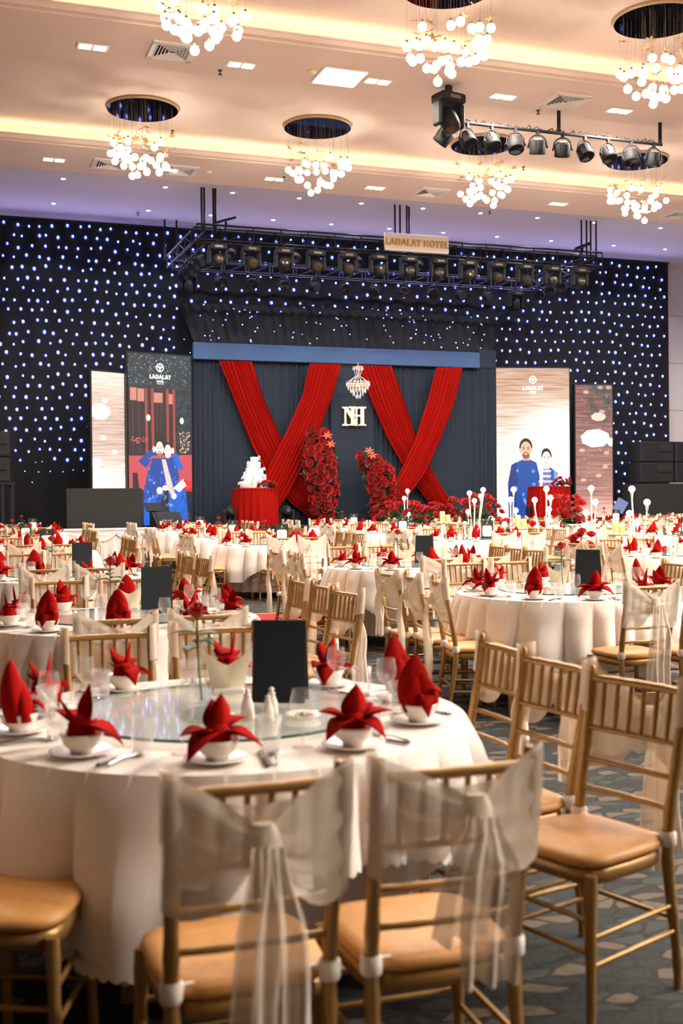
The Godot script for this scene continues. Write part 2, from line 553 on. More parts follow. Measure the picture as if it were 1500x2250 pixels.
func chandeliers():
	var petal = begin()
	for k in 5:
		var a = TAU * k / 5
		var d = Vector3(cos(a), 0.25, sin(a)).normalized()
		petal_ring(petal, Vector3.ZERO, d, Vector3(-sin(a), 0, cos(a)), Vector3.UP, 0.085, 0.022, 0.006, 0.01, 3)
	var flower = done(petal)
	var globe = ball_mesh(0.064, 8, 14)
	var socket = lathe_mesh([[0.0002, 0.09], [0.016, 0.09], [0.02, 0.06], [0.024, 0.052]], 8)
	var plate = lathe_mesh([[0.0002, 0.055], [0.60, 0.055], [0.62, 0.053], [0.622, 0.03], [0.62, 0.0], [0.60, 0.001]], 48)
	var ms = begin()
	lathe(ms, [[0.612, -0.001], [0.612, -0.006], [0.0002, -0.006]], 48, Vector3.ZERO, false, Basis(), -1)
	var mirror = done(ms)
	var protos = []
	for v in 2:
		var r := RandomNumberGenerator.new()
		r.seed = 40 + v
		var p = proto("crystal_chandelier")
		mi("canopy", plate, M.brass, p)
		mi("mirror_plate", mirror, M.mirror, p)
		var w = begin()
		var gp = []
		var tries = 0
		while gp.size() < 34 and tries < 4000:
			tries += 1
			var a = r.randf() * TAU
			var rad = 0.60 * sqrt(r.randf())
			var q = Vector3(rad * cos(a), -1.28 + 0.50 * pow(rad / 0.6, 1.2) + r.randf_range(-0.02, 0.26), rad * sin(a))
			var ok = true
			for g in gp: if g.distance_to(q) < 0.135: ok = false
			if ok: gp.append(q)
		for q in gp:
			var g = mi("globe", globe, M.globe, p)
			g.position = q
			mi("socket", socket, M.brass, g)
			tube(w, [q + Vector3(0, 0.09, 0), Vector3(q.x, -0.004, q.z)], 0.0014, 3, false)
		for k in 30:
			var a = r.randf() * TAU
			var rad = 0.62 * sqrt(r.randf())
			var q = Vector3(rad * cos(a), r.randf_range(-0.85, -0.38), rad * sin(a))
			var f = mi("crystal_flower", flower, M.crystal, p)
			f.position = q
			f.basis = Basis.from_euler(Vector3(r.randf_range(-0.7, 0.7), r.randf() * TAU, r.randf_range(-0.7, 0.7)))
			tube(w, [q, Vector3(q.x, -0.004, q.z)], 0.0012, 3, false)
		var wires = mi("suspension_wires", done(w), M.wire, p)
		wires.set_meta("kind", "stuff")
		gp.sort_custom(func(m, n): return m.y < n.y)
		for k in [0, 1, 3, 5]:
			omni("globe_light", gp[k], 0.06, warm, 0.4, p)
		protos.append(p)
	var spots = [[3.46, -20.0, "row near the stage, over the outer tables"], [6.68, -20.0, "row near the stage, second along"], [10.06, -20.0, "row near the stage, behind the lighting bar"], [13.55, -20.0, "row near the stage, beyond the flower aisle"],
		[3.20, -13.96, "mid-hall row, over the outer tables"], [6.51, -13.96, "mid-hall row, above the head of the lighting bar"], [9.82, -13.96, "mid-hall row, beyond the lighting bar"]]
	for z in [-8.0, -2.2]:
		for x in [3.5, 6.8, 10.1]:
			spots.append([x, z, "over the %s rear-hall bay, %s rear row" % [ORD[int((x + 0.1) / 3.3)], "first" if z < -5.0 else "second"]])
	var i = 0
	for a in spots:
		var t = put(protos[i % 2], "crystal_chandelier", "globe chandelier under a round mirror plate, " + a[2], "chandelier", Vector3(a[0], TRAY - 0.055, a[1]), 1.3 * i, "globe chandeliers")
		i += 1

# -------------------------------------------------------------------- star cloth
func star_curtains():
	var star = begin()
	lathe(star, [[0.030, 0.0], [0.024, 0.012], [0.010, 0.02]], 8, Vector3.ZERO, false, Basis(Vector3.RIGHT, PI / 2))
	var star_m = done(star)
	var core = ball_mesh(0.017, 4, 6)
	var sets = [["outer side of the stage", -3.9, 6.0, 0.29, 1.0, 0.2], ["above the stage drape", 6.0, 14.4, 0.36, 5.2, 0.26], ["beside the loudspeakers", 14.4, 20.95, 0.32, 1.2, 0.24]]
	var r := RandomNumberGenerator.new()
	r.seed = 77
	for a in sets:
		var x0 = a[1]
		var x1 = a[2]
		var s = begin()
		sheet(s, int((x1 - x0) * 14), 6, func(u, v): return Vector3(x0 + (x1 - x0) * u, 0.05 + (8.44 - 0.05) * v, WALL_Z + 0.03 * sin((x0 + (x1 - x0) * u) * 9.0 + 0.6 * sin(v * 5.0))))
		sheet(s, 2, 2, func(u, v): return Vector3(x1 - (x1 - x0) * u, 0.05 + (8.44 - 0.05) * v, WALL_Z - 0.06))
		var t = thing("star_curtain", "black star-cloth curtain dotted with blue lights, " + a[0], "curtain", Vector3.ZERO, 0, "black star-cloth curtains")
		mi("cloth", done(s), M.star_cloth, t)
		mi("rail", box_mesh(Vector3((x0 + x1) / 2, 8.43, WALL_Z), Vector3(x1 - x0, 0.05, 0.08)), M.rig, t)
		var step = a[3]
		var row = 0
		var count = 0
		var y = 8.28
		while y > a[4]:
			var x = x0 + step * (0.3 if row % 2 == 0 else 0.75)
			while x < x1 - 0.1:
				var px = x + r.randf_range(-0.07, 0.07) + 0.05 * sin(y * 2.0)
				var py = y + r.randf_range(-0.05, 0.05) - 0.03 * sin(x * 1.3)
				x += step
				# stars the screens, drape or speakers would cover are left out
				if px < 1.3 or (py < 4.6 and px > 3.7 and px < 18.6) or (py < 5.1 and px > 4.6 and px < 17.3): continue
				if py > 1.0 and px > 19.6 and py < 3.0: continue
				if py < 2.4 and px < 6.0 and r.randf() < 0.35: continue
				if count >= 299: continue
				count += 1
				var o = mi("star_light", star_m, M.star_blue, t)
				o.position = Vector3(px, py, WALL_Z + 0.045)
				var dim = py < 2.4 and px < 6.0 or a[4] > 5.0 and py < 6.4
				o.scale = Vector3.ONE * (r.randf_range(0.35, 0.5) if dim else r.randf_range(0.95, 1.45)) * Vector3(1, 1.25, 1)
				var c = mi("star_core", core, M.star_core, o)
				c.position = Vector3(0, 0, 0.012)
			y -= step * 0.92
			row += 1
	# gathered swag of the same cloth above the stage drape
	var w = begin()
	sheet(w, 150, 14, func(u, v):
		var x = 5.9 + 9.0 * u
		var sag = 0.75 * (1.0 - pow(absf(2.0 * u - 1.0), 2.2))
		var pleat = sin(u * 210.0 + (1.0 - v) * 5.0 * (0.5 - u)) * (0.03 + 0.02 * (1.0 - v))
		return Vector3(x + (1.0 - v) * (0.5 - u) * 0.6, 6.45 - (1.0 - v) * 1.15 + 0.15 * sag * v, WALL_Z + 0.30 + pleat + 0.45 * (1.0 - v)))
	var vl = thing("pleated_valance", "black pleated star-cloth valance hanging above the stage header panel", "valance")
	mi("cloth", done(w), M.star_cloth, vl)
	for k in 90:
		var v = r.randf_range(0.15, 0.98)
		var u = r.randf_range(0.03, 0.97)
		var sag = 0.75 * (1.0 - pow(absf(2.0 * u - 1.0), 2.2))
		var o = mi("star_light", star_m, M.star_blue, vl)
		o.position = Vector3(5.9 + 9.0 * u + (1.0 - v) * (0.5 - u) * 0.6, 6.45 - (1.0 - v) * 1.15 + 0.15 * sag * v, WALL_Z + 0.36 + 0.45 * (1.0 - v))
		o.scale = Vector3.ONE * r.randf_range(0.4, 0.75)
		var c = mi("star_core", core, M.star_core, o)
		c.position = Vector3(0, 0, 0.012)

# -------------------------------------------------------------------- prints for the screens
func ell(im, cx, cy, rx, ry, col, a = 1.0):
	for y in range(maxi(0, int(cy - ry)), mini(im.get_height(), int(cy + ry) + 2)):
		for x in range(maxi(0, int(cx - rx)), mini(im.get_width(), int(cx + rx) + 2)):
			if pow((x - cx) / rx, 2) + pow((y - cy) / ry, 2) <= 1.0:
				im.set_pixel(x, y, im.get_pixel(x, y).lerp(col, a))

func poly(im, pts, col, a = 1.0):
	var pv := PackedVector2Array(pts)
	var lo = pv[0]
	var hi = pv[0]
	for p in pv:
		lo = lo.min(p)
		hi = hi.max(p)
	for y in range(maxi(0, int(lo.y)), mini(im.get_height(), int(hi.y) + 1)):
		for x in range(maxi(0, int(lo.x)), mini(im.get_width(), int(hi.x) + 1)):
			if Geometry2D.is_point_in_polygon(Vector2(x, y), pv):
				im.set_pixel(x, y, im.get_pixel(x, y).lerp(col, a))

func pts_of(flat, sx, sy, ox, oy):
	var out = []
	for i in range(0, flat.size(), 2): out.append(Vector2((flat[i] - ox) * sx, (flat[i + 1] - oy) * sy))
	return out

func streaks(im, seed_value, dark, light, f: Callable):
	var n := FastNoiseLite.new()
	n.seed = seed_value
	n.frequency = 1.0
	n.fractal_octaves = 3
	for y in im.get_height():
		for x in im.get_width():
			var v = n.get_noise_2d(x * 0.006, y * 0.16) * 0.32 + 0.5 + f.call(float(x) / im.get_width(), float(y) / im.get_height())
			im.set_pixel(x, y, dark.lerp(light, clampf(v, 0.0, 1.0)))

func face(im, cx, cy, rx, ry, skin, hair, beard):
	ell(im, cx, cy - ry * 0.22, rx * 1.10, ry * 0.95, hair)
	ell(im, cx, cy + ry * 0.08, rx * 0.92, ry * 0.92, skin)
	ell(im, cx - rx * 0.98, cy + ry * 0.1, rx * 0.14, ry * 0.2, skin)
	ell(im, cx + rx * 0.98, cy + ry * 0.1, rx * 0.14, ry * 0.2, skin)
	if beard:
		ell(im, cx, cy + ry * 0.68, rx * 0.62, ry * 0.34, hair, 0.55)
	var shade = skin.darkened(0.45)
	for s in [-1, 1]:
		ell(im, cx + s * rx * 0.38, cy - ry * 0.02, maxf(rx * 0.15, 1.2), maxf(ry * 0.06, 1.0), Color(0.12, 0.08, 0.07))
		ell(im, cx + s * rx * 0.38, cy - ry * 0.2, maxf(rx * 0.22, 1.4), maxf(ry * 0.04, 0.8), hair)
	poly(im, [Vector2(cx - rx * 0.06, cy), Vector2(cx + rx * 0.2, cy + ry * 0.34), Vector2(cx - rx * 0.14, cy + ry * 0.34)], shade, 0.5)
	ell(im, cx, cy + ry * 0.55, rx * 0.36, ry * 0.10, Color(0.62, 0.18, 0.18))
	ell(im, cx, cy + ry * 0.53, rx * 0.28, ry * 0.05, Color(0.97, 0.95, 0.93))

func print_garden():
	var im := Image.create(256, 640, false, Image.FORMAT_RGB8)
	var r := RandomNumberGenerator.new()
	r.seed = 21
	var sx = 256.0 / 392.0
	var sy = 640.0 / 1010.0
	var P = func(flat): return pts_of(flat, sx, sy, 750, 100)
	im.fill(Color(0.05, 0.085, 0.12))
	for k in 420:
		var c = Color(0.04, 0.13, 0.16).lerp(Color(0.10, 0.26, 0.27), r.randf())
		ell(im, r.randf() * 256, r.randf() * 130, r.randf_range(3, 9), r.randf_range(2, 6), c, 0.6)
	poly(im, P.call([750, 290, 1060, 300, 1060, 700, 750, 700]), Color(0.10, 0.075, 0.10))
	for q in [[760, 300, 800, 375], [805, 305, 845, 380], [905, 325, 960, 385], [990, 330, 1030, 390]]:
		poly(im, P.call([q[0], q[1], q[2], q[1], q[2], q[3], q[0], q[3]]), Color(0.66, 0.42, 0.36))
	for q in [858, 896, 990, 1030]:
		poly(im, P.call([q - 8, 300, q + 8, 300, q + 10, 690, q - 6, 690]), Color(0.52, 0.20, 0.14))
	for q in [775, 815, 925, 950]:
		poly(im, P.call([q - 3, 380, q + 3, 380, q + 3, 690, q - 3, 690]), Color(0.28, 0.13, 0.12))
	for k in 160:
		ell(im, (r.randf_range(1045, 1140) - 750) * sx, r.randf_range(150, 440), r.randf_range(3, 9), r.randf_range(2, 6), Color(0.04, 0.14, 0.17).lerp(Color(0.10, 0.27, 0.28), r.randf()), 0.6)
	for k in 90:
		ell(im, r.randf() * 256, r.randf_range(0, 110), 1.2, 1.2, Color(0.95, 0.92, 0.9))
	for q in [[870, 475], [1080, 487]]:
		ell(im, (q[0] - 750) * sx, (q[1] - 100) * sy, 8, 12, Color(1, 0.98, 0.94))
	for k in 30: ell(im, (r.randf_range(765, 860) - 750) * sx, (r.randf_range(590, 625) - 100) * sy, 2, 2, Color(0.9, 0.35, 0.32))
	for k in 80: ell(im, (r.randf_range(1065, 1130) - 750) * sx, (r.randf_range(550, 680) - 100) * sy, 2, 2, Color(0.9, 0.62, 0.5))
	poly(im, P.call([750, 700, 1145, 690, 1145, 900, 750, 900]), Color(0.64, 0.23, 0.25))
	poly(im, P.call([750, 900, 1145, 895, 1145, 1110, 750, 1110]), Color(0.07, 0.10, 0.18))
	poly(im, P.call([770, 800, 800, 800, 810, 890, 770, 890]), Color(0.08, 0.08, 0.12))
	var blue = Color(0.05, 0.21, 0.50)
	var blue2 = Color(0.07, 0.30, 0.64)
	# seated man: robe, raised arm, trousers
	poly(im, P.call([895, 712, 960, 715, 975, 830, 965, 900, 905, 1100, 835, 1110, 838, 900, 865, 790]), blue)
	poly(im, P.call([895, 715, 850, 770, 805, 730, 880, 665, 912, 650, 920, 680, 860, 725]), blue)
	poly(im, P.call([840, 960, 920, 930, 905, 1110, 835, 1110]), blue2)
	# seated woman
	poly(im, P.call([948, 715, 1040, 700, 1060, 830, 1035, 900, 985, 905, 960, 830]), blue)
	poly(im, P.call([1020, 690, 1045, 680, 1090, 770, 1065, 785, 1030, 740]), blue2)
	poly(im, P.call([995, 905, 1100, 900, 1120, 1110, 1020, 1110, 990, 1000]), blue2)
	poly(im, P.call([950, 720, 975, 720, 1030, 915, 1010, 925, 985, 900]), Color(0.82, 0.64, 0.62))
	for k in 26: ell(im, (r.randf_range(860, 1040) - 750) * sx, (r.randf_range(760, 1000) - 100) * sy, r.randf_range(3, 6), r.randf_range(3, 7), Color(0.55, 0.68, 0.85), 0.45)
	for k in 70:
		var fx = r.randf_range(840, 1100)
		var fy = r.randf_range(740, 1080)
		if im.get_pixel(int((fx - 750) * sx), int((fy - 100) * sy)).b > 0.42 and im.get_pixel(int((fx - 750) * sx), int((fy - 100) * sy)).r < 0.2:
			var fl = r.randf_range(20, 60)
			poly(im, P.call([fx - 3, fy, fx + 3, fy, fx + r.randf_range(-10, 10), fy + fl]), Color(0.02, 0.10, 0.30) if k % 2 == 0 else Color(0.16, 0.42, 0.80), 0.7)
	ell(im, (938 - 750) * sx, (598 - 100) * sy, 20, 22, Color(0.08, 0.06, 0.07))
	face(im, (938 - 750) * sx, (655 - 100) * sy, 17, 31, Color(0.95, 0.77, 0.70), Color(0.10, 0.07, 0.08), true)
	face(im, (990 - 750) * sx, (668 - 100) * sy, 15, 28, Color(0.98, 0.83, 0.78), Color(0.10, 0.07, 0.08), false)
	for q in [[903, 660, 6, 12], [1020, 668, 6, 12], [935, 905, 12, 14], [970, 890, 12, 10], [1025, 938, 11, 12]]:
		ell(im, (q[0] - 750) * sx, (q[1] - 100) * sy, q[2], q[3], Color(0.95, 0.77, 0.70))
	poly(im, P.call([1020, 890, 1085, 835, 1110, 870, 1060, 915]), Color(0.96, 0.90, 0.86))
	for k in 18: ell(im, (r.randf_range(1095, 1140) - 750) * sx, (r.randf_range(845, 905) - 100) * sy, 5, 5, Color(0.80, 0.08, 0.10))
	return ImageTexture.create_from_image(im)

func print_couple():
	var im := Image.create(256, 500, false, Image.FORMAT_RGB8)
	var r := RandomNumberGenerator.new()
	r.seed = 8
	streaks(im, 4, Color(0.58, 0.41, 0.30), Color(1.0, 0.98, 0.97), func(u, v): return -0.18 + 0.95 * smoothstep(0.05, 0.62, v) * (0.45 + 0.75 * smoothstep(0.1, 0.75, u)) - 0.1 * (1.0 - v))
	var sx = 256.0 / 465.0
	var sy = 500.0 / 930.0
	var P = func(flat): return pts_of(flat, sx, sy, 318, 92)
	var blue = Color(0.07, 0.26, 0.55)
	poly(im, P.call([480, 655, 530, 655, 570, 675, 590, 760, 585, 1022, 395, 1022, 388, 800, 410, 690]), blue)
	poly(im, P.call([410, 690, 440, 670, 450, 800, 430, 1022, 392, 1022, 388, 800]), Color(0.05, 0.19, 0.44))
	poly(im, P.call([610, 712, 660, 705, 705, 740, 712, 900, 700, 1022, 600, 1022]), Color(0.10, 0.30, 0.58))
	poly(im, P.call([680, 720, 712, 760, 708, 860, 690, 860]), Color(0.62, 0.70, 0.84), 0.7)
	for k in 9: ell(im, (r.randf_range(430, 560) - 318) * sx, (r.randf_range(700, 980) - 92) * sy, r.randf_range(4, 8), r.randf_range(5, 10), Color(0.62, 0.74, 0.90), 0.55)
	poly(im, P.call([485, 620, 525, 620, 530, 662, 480, 662]), Color(0.80, 0.58, 0.48))
	poly(im, P.call([615, 680, 650, 680, 655, 715, 612, 715]), Color(0.92, 0.75, 0.68))
	ell(im, (632 - 318) * sx, (612 - 92) * sy, 15, 14, Color(0.12, 0.08, 0.08))
	face(im, (503 - 318) * sx, (592 - 92) * sy, 21, 31, Color(0.86, 0.64, 0.53), Color(0.13, 0.09, 0.08), true)
	face(im, (634 - 318) * sx, (648 - 92) * sy, 17, 27, Color(0.97, 0.83, 0.77), Color(0.13, 0.09, 0.09), false)
	return ImageTexture.create_from_image(im)

func octagon(im, cx, cy, rx, ry, col, a = 1.0):
	var p = []
	for k in 8: p.append(Vector2(cx + rx * cos(TAU * (k + 0.3) / 8), cy + ry * sin(TAU * (k + 0.3) / 8)))
	poly(im, p, col, a)

func print_bokeh(which):
	var im := Image.create(120, 420, false, Image.FORMAT_RGB8)
	var r := RandomNumberGenerator.new()
	r.seed = 30 + which
	var cream = Color(1.0, 0.97, 0.93)
	if which == 0:
		streaks(im, 9, Color(0.55, 0.42, 0.36), Color(1.0, 0.93, 0.87), func(_u, v): return 0.25 - 0.35 * sin(PI * clampf(v * 1.1, 0.0, 1.0)) + 0.5 * smoothstep(0.75, 1.0, v))
		octagon(im, 25, 140, 36, 30, cream)
		octagon(im, 12, 320, 20, 20, cream)
		for q in [[42, 100], [34, 232], [72, 280], [106, 328], [14, 350]]: octagon(im, q[0], q[1], 11, 9, cream, 0.6)
	else:
		streaks(im, 14, Color(0.32, 0.19, 0.18), Color(0.86, 0.66, 0.60), func(_u, v): return -0.28 + 0.35 * v + 0.5 * smoothstep(0.8, 1.0, v))
		for k in 60: ell(im, r.randf_range(40, 118), r.randf_range(0, 110), r.randf_range(6, 16), r.randf_range(4, 12), Color(0.10, 0.22, 0.22), 0.18)
		octagon(im, 64, 168, 50, 30, Color(1.0, 0.90, 0.80))
		octagon(im, 74, 100, 25, 14, Color(0.95, 0.82, 0.72), 0.85)
		octagon(im, 116, 180, 14, 14, cream)
		for q in [[80, 7], [108, 7], [34, 22], [85, 83], [96, 258], [74, 286], [24, 300], [100, 214], [20, 206]]: octagon(im, q[0], q[1], 10, 6, Color(0.95, 0.80, 0.70), 0.55)
	for k in 50: ell(im, r.randf() * 120, r.randf() * 420, 1.0, 1.0, cream)
	return ImageTexture.create_from_image(im)

func screen(label, a, b, y0, y1, tex, energy, logo):
	# an upright LED wall from a to b (x, z), picture facing the hall
	var p0 = Vector3(a.x, y0, a.y)
	var p1 = Vector3(b.x, y0, b.y)
	var w = p0.distance_to(p1)
	var h = y1 - y0
	var t = thing("led_screen", label, "screen", (p0 + p1) / 2.0, -atan2(b.y - a.y, b.x - a.x))
	mi("casing", bevel_mesh(Vector3(0, h / 2, -0.08), Vector3(w + 0.08, h + 0.08, 0.14), 0.012), M.rig, t)
	var s = begin()
	quv(s, Vector3(-w / 2, 0.0, 0.002), Vector3(-w / 2, h, 0.002), Vector3(w / 2, h, 0.002), Vector3(w / 2, 0.0, 0.002))
	var m = mat(Color(0.02, 0.02, 0.02), 0.4, 0.0, {"emission_enabled": true, "emission_texture": tex, "emission_operator": BaseMaterial3D.EMISSION_OP_MULTIPLY, "emission": Color.WHITE, "emission_energy_multiplier": energy, "texture_repeat": false})
	mi("display", done(s), m, t)
	# the panel light just in front of the face
	var l := AreaLight3D.new()
	l.name = "screen_light"
	l.position = Vector3(0, h / 2, 0.03)
	l.rotation = Vector3(0, PI, 0)
	l.area_size = Vector2(w, h)
	l.area_normalize_energy = true
	l.light_color = Color(1.0, 0.90, 0.85)
	l.light_energy = 0.8 * energy
	l.shadow_enabled = true
	t.add_child(l)
	if logo:
		var mk = glow(Color(1.0, 0.97, 0.94), 1.1)
		var ring = begin()
		lathe(ring, [[0.085, -0.003], [0.105, -0.003], [0.105, 0.003], [0.085, 0.003], [0.085, -0.003]], 24, Vector3.ZERO, false, Basis(Vector3.RIGHT, PI / 2))
		for q in [[-0.035, 0.6], [0.035, -0.6], [0.0, 0.0]]:
			box(ring, Vector3(q[0], 0, 0), Vector3(0.016, 0.15, 0.005), Basis(Vector3.BACK, q[1]))
		box(ring, Vector3(0, 0.01, 0), Vector3(0.12, 0.014, 0.005))
		var lg = mi("logo", done(ring), mk, t)
		lg.position = Vector3(0, h - 0.32, 0.008)
		for q in [["LADALAT", 0.10, -0.55], ["HOTEL", 0.045, -0.66], ["• • • • •", 0.045, -0.72]]:
			var tx = mi("lettering", text_mesh(q[0], q[1], 0.004, "Droid Sans"), mk, t)
			tx.position = Vector3(0, h + q[2], 0.008)
	return t

func text_mesh(words, high, depth, font, weight = 700):
	var f := SystemFont.new()
	f.font_names = PackedStringArray([font])
	f.font_weight = weight
	var m := TextMesh.new()
	m.text = words
	m.font = f
	m.font_size = 64
	m.pixel_size = high / 46.0
	m.depth = depth
	return m

# -------------------------------------------------------------------- flowers
func rose_mesh(r = 0.06, seed_value = 1):
	var s = begin()
	var g := RandomNumberGenerator.new()
	g.seed = seed_value
	for ring in 3:
		var n = [3, 5, 6][ring]
		var rr = r * [0.42, 0.75, 1.0][ring]
		var hh = r * [1.05, 0.85, 0.55][ring]
		for k in n:
			var a0 = TAU * k / n + ring * 0.5 + g.randf_range(-0.15, 0.15)
			var spread = TAU / n * 0.68
			sheet(s, 3, 3, func(u, v):
				var a = a0 + (u - 0.5) * 2.0 * spread
				var out = rr * (0.25 + 0.75 * pow(sin(PI * 0.5 * v), 0.8) + 0.18 * v * v * ring)
				var y = -r * 0.45 + (hh + r * 0.45) * v - 0.25 * r * pow(2.0 * u - 1.0, 2.0) * v
				return Vector3(out * cos(a), y, out * sin(a)))
	lathe(s, [[0.0005, -r * 0.5], [r * 0.45, -r * 0.25], [r * 0.35, r * 0.4], [0.0005, r * 0.8]], 6)
	return done(s)

func leaf_mesh(length = 0.09, width = 0.03):
	var s = begin()
	petal_ring(s, Vector3.ZERO, Vector3(0, 0.25, 1).normalized(), Vector3.RIGHT, Vector3.UP, length, width, 0.003, 0.03, 5, 0.25)
	return done(s)

func foliage(parent, spots, size, called = "leaves"):
	# many small leaves: nobody could count them
	var s = begin()
	for q in spots:
		var b = Basis.from_euler(Vector3(rng.randf_range(-0.8, 0.8), rng.randf() * TAU, 0))
		petal_ring(s, q, b * Vector3.FORWARD, b * Vector3.RIGHT, b * Vector3.UP, size * rng.randf_range(0.7, 1.3), size * 0.32, 0.004, size * 0.3, 3, 0.3)
	var o = mi(called, done(s), M.leaf, parent)
	o.set_meta("kind", "stuff")
	return o

# -------------------------------------------------------------------- stage
func pleated(x0, x1, y0, y1, z, pitch, depth, nv = 6, flare = 0.0):
	var s = begin()
	var n = int((x1 - x0) / pitch * 4)
	sheet(s, n, nv, func(u, v):
		var x = x0 + (x1 - x0) * u
		var ph = TAU * x / pitch + 0.9 * sin(x * 3.1) + 0.5 * sin(x * 1.3 + v * 2.0)
		return Vector3(x + 0.012 * sin(ph * 0.5), y0 + (y1 - y0) * v, z + depth * (0.6 + 0.4 * sin(x * 2.3)) * sin(ph) + flare * (1.0 - v)))
	return done(s)

func swag(label, left, right, z, pleats):
	var cl := Curve2D.new()
	var cr := Curve2D.new()
	for c in [[cl, left], [cr, right]]:
		for i in c[1].size():
			var t = (c[1][mini(i + 1, c[1].size() - 1)] - c[1][maxi(i - 1, 0)]) / 6.0
			c[0].add_point(c[1][i], -t, t)
	var s = begin()
	var L = cl.get_baked_length()
	var R = cr.get_baked_length()
	sheet(s, pleats * 6, 36, func(u, v):
		var a = cl.sample_baked(L * (1.0 - v))
		var b = cr.sample_baked(R * (1.0 - v))
		var p = a.lerp(b, u)
		var ph = TAU * pleats * (u + 0.02 * sin(v * 7.0 + u * 9.0))
		return Vector3(p.x, p.y, z + 0.035 * sin(ph) + 0.012 * sin(ph * 2.3 + 1.0) + 0.10 * sin(PI * u) * (1.0 - v)))
	var o = mi("red_velvet_swag", done(s), M.velvet, self)
	return meta(o, label, "drape", "red velvet swags")

func draped_table(p, r, h, hem):
	# red velvet round cloth to the floor
	var s = begin()
	lathe(s, [[0.0005, h], [r * 0.6, h], [r, h - 0.004], [r + 0.012, h - 0.02]], 64)
	sheet(s, 160, 8, func(u, v):
		var a = TAU * u
		var d = 1.0 - v
		var f = sin(a * 19.0 + 0.8 * sin(a * 3.0)) * 0.035 * pow(d, 0.7) + sin(a * 7.0) * 0.015 * d
		var rr = r + 0.012 + 0.05 * d + f
		return Vector3(rr * cos(a), hem + (h - 0.02 - hem) * v, -rr * sin(a)))
	mi("velvet_cloth", done(s), M.velvet, p)

func flower_column(label, path, halfw, count, seed_value, lilies):
	var t = thing("rose_column", label, "flowers", Vector3.ZERO, 0, "rose columns on the stage")
	var r := RandomNumberGenerator.new()
	r.seed = seed_value
	var roses = [rose_mesh(0.095, 3), rose_mesh(0.085, 9)]
	var c := Curve3D.new()
	for p in path: c.add_point(p)
	var L = c.get_baked_length()
	mi("core", tube_mesh([path[0], path[1], path[2], path[3]], [halfw * 0.25, halfw * 0.45, halfw * 0.5, halfw * 0.25], 10), M.leaf, t)
	var leaves = []
	for k in count:
		var v = (k + 0.5) / count
		var q = c.sample_baked(L * v)
		var w = halfw * (0.35 + 0.65 * sin(PI * clampf(0.15 + v * 0.75, 0.0, 1.0)))
		var a = PI * r.randf_range(-0.08, 1.08)
		var off = Vector3(cos(a) * w, r.randf_range(-0.05, 0.05), sin(a) * w * 0.75)
		var o = mi("rose", roses[k % 2], M.rose, t)
		o.position = q + off
		o.basis = Basis(Quaternion(Vector3.UP, (off + Vector3(0, 0.05, 0.12)).normalized())).scaled(Vector3.ONE * r.randf_range(0.75, 1.1))
		if k % 2 == 0:
			for j in 5: leaves.append(q + off * r.randf_range(0.7, 1.25) + Vector3(r.randf_range(-0.1, 0.1), r.randf_range(-0.1, 0.1), 0))
	foliage(t, leaves, 0.15)
	for q in lilies:
		for k in 6:
			var a = TAU * k / 6
			var s = begin()
			petal_ring(s, Vector3.ZERO, Vector3(cos(a), 0.5, sin(a)).normalized(), Vector3(-sin(a), 0, cos(a)), Vector3.UP, 0.16, 0.03, 0.006, 0.05, 4)
			var o = mi("lily_petal", done(s), M.lily, t)
			o.position = q
			o.rotation = Vector3(0.9, 0, 0.3)
	return t

func moving_head_proto(dark_lens):
	# base block, two yoke arms, barrel with lens; origin at the base, head above
	var p = proto("moving_head_light")
	mi("base", bevel_mesh(Vector3(0, 0.055, 0), Vector3(0.36, 0.11, 0.30), 0.02), M.rig, p)
	for sx in [-1, 1]:
		var s = begin()
		bevel_box(s, Vector3(0.155 * sx, 0.25, 0), Vector3(0.055, 0.30, 0.14), 0.018)
		mi("yoke_arm", done(s), M.rig, p)
	var h = begin()
	lathe(h, [[0.0005, -0.17], [0.09, -0.17], [0.115, -0.13], [0.12, 0.0], [0.115, 0.12], [0.10, 0.16], [0.085, 0.165]], 16)
	var head = mi("head", done(h), M.rig, p)
	head.position = Vector3(0, 0.34, 0)
	var l = mi("lens", lathe_mesh([[0.086, 0.160], [0.05, 0.175], [0.0005, 0.18]], 16), dark_lens, head)
	return p

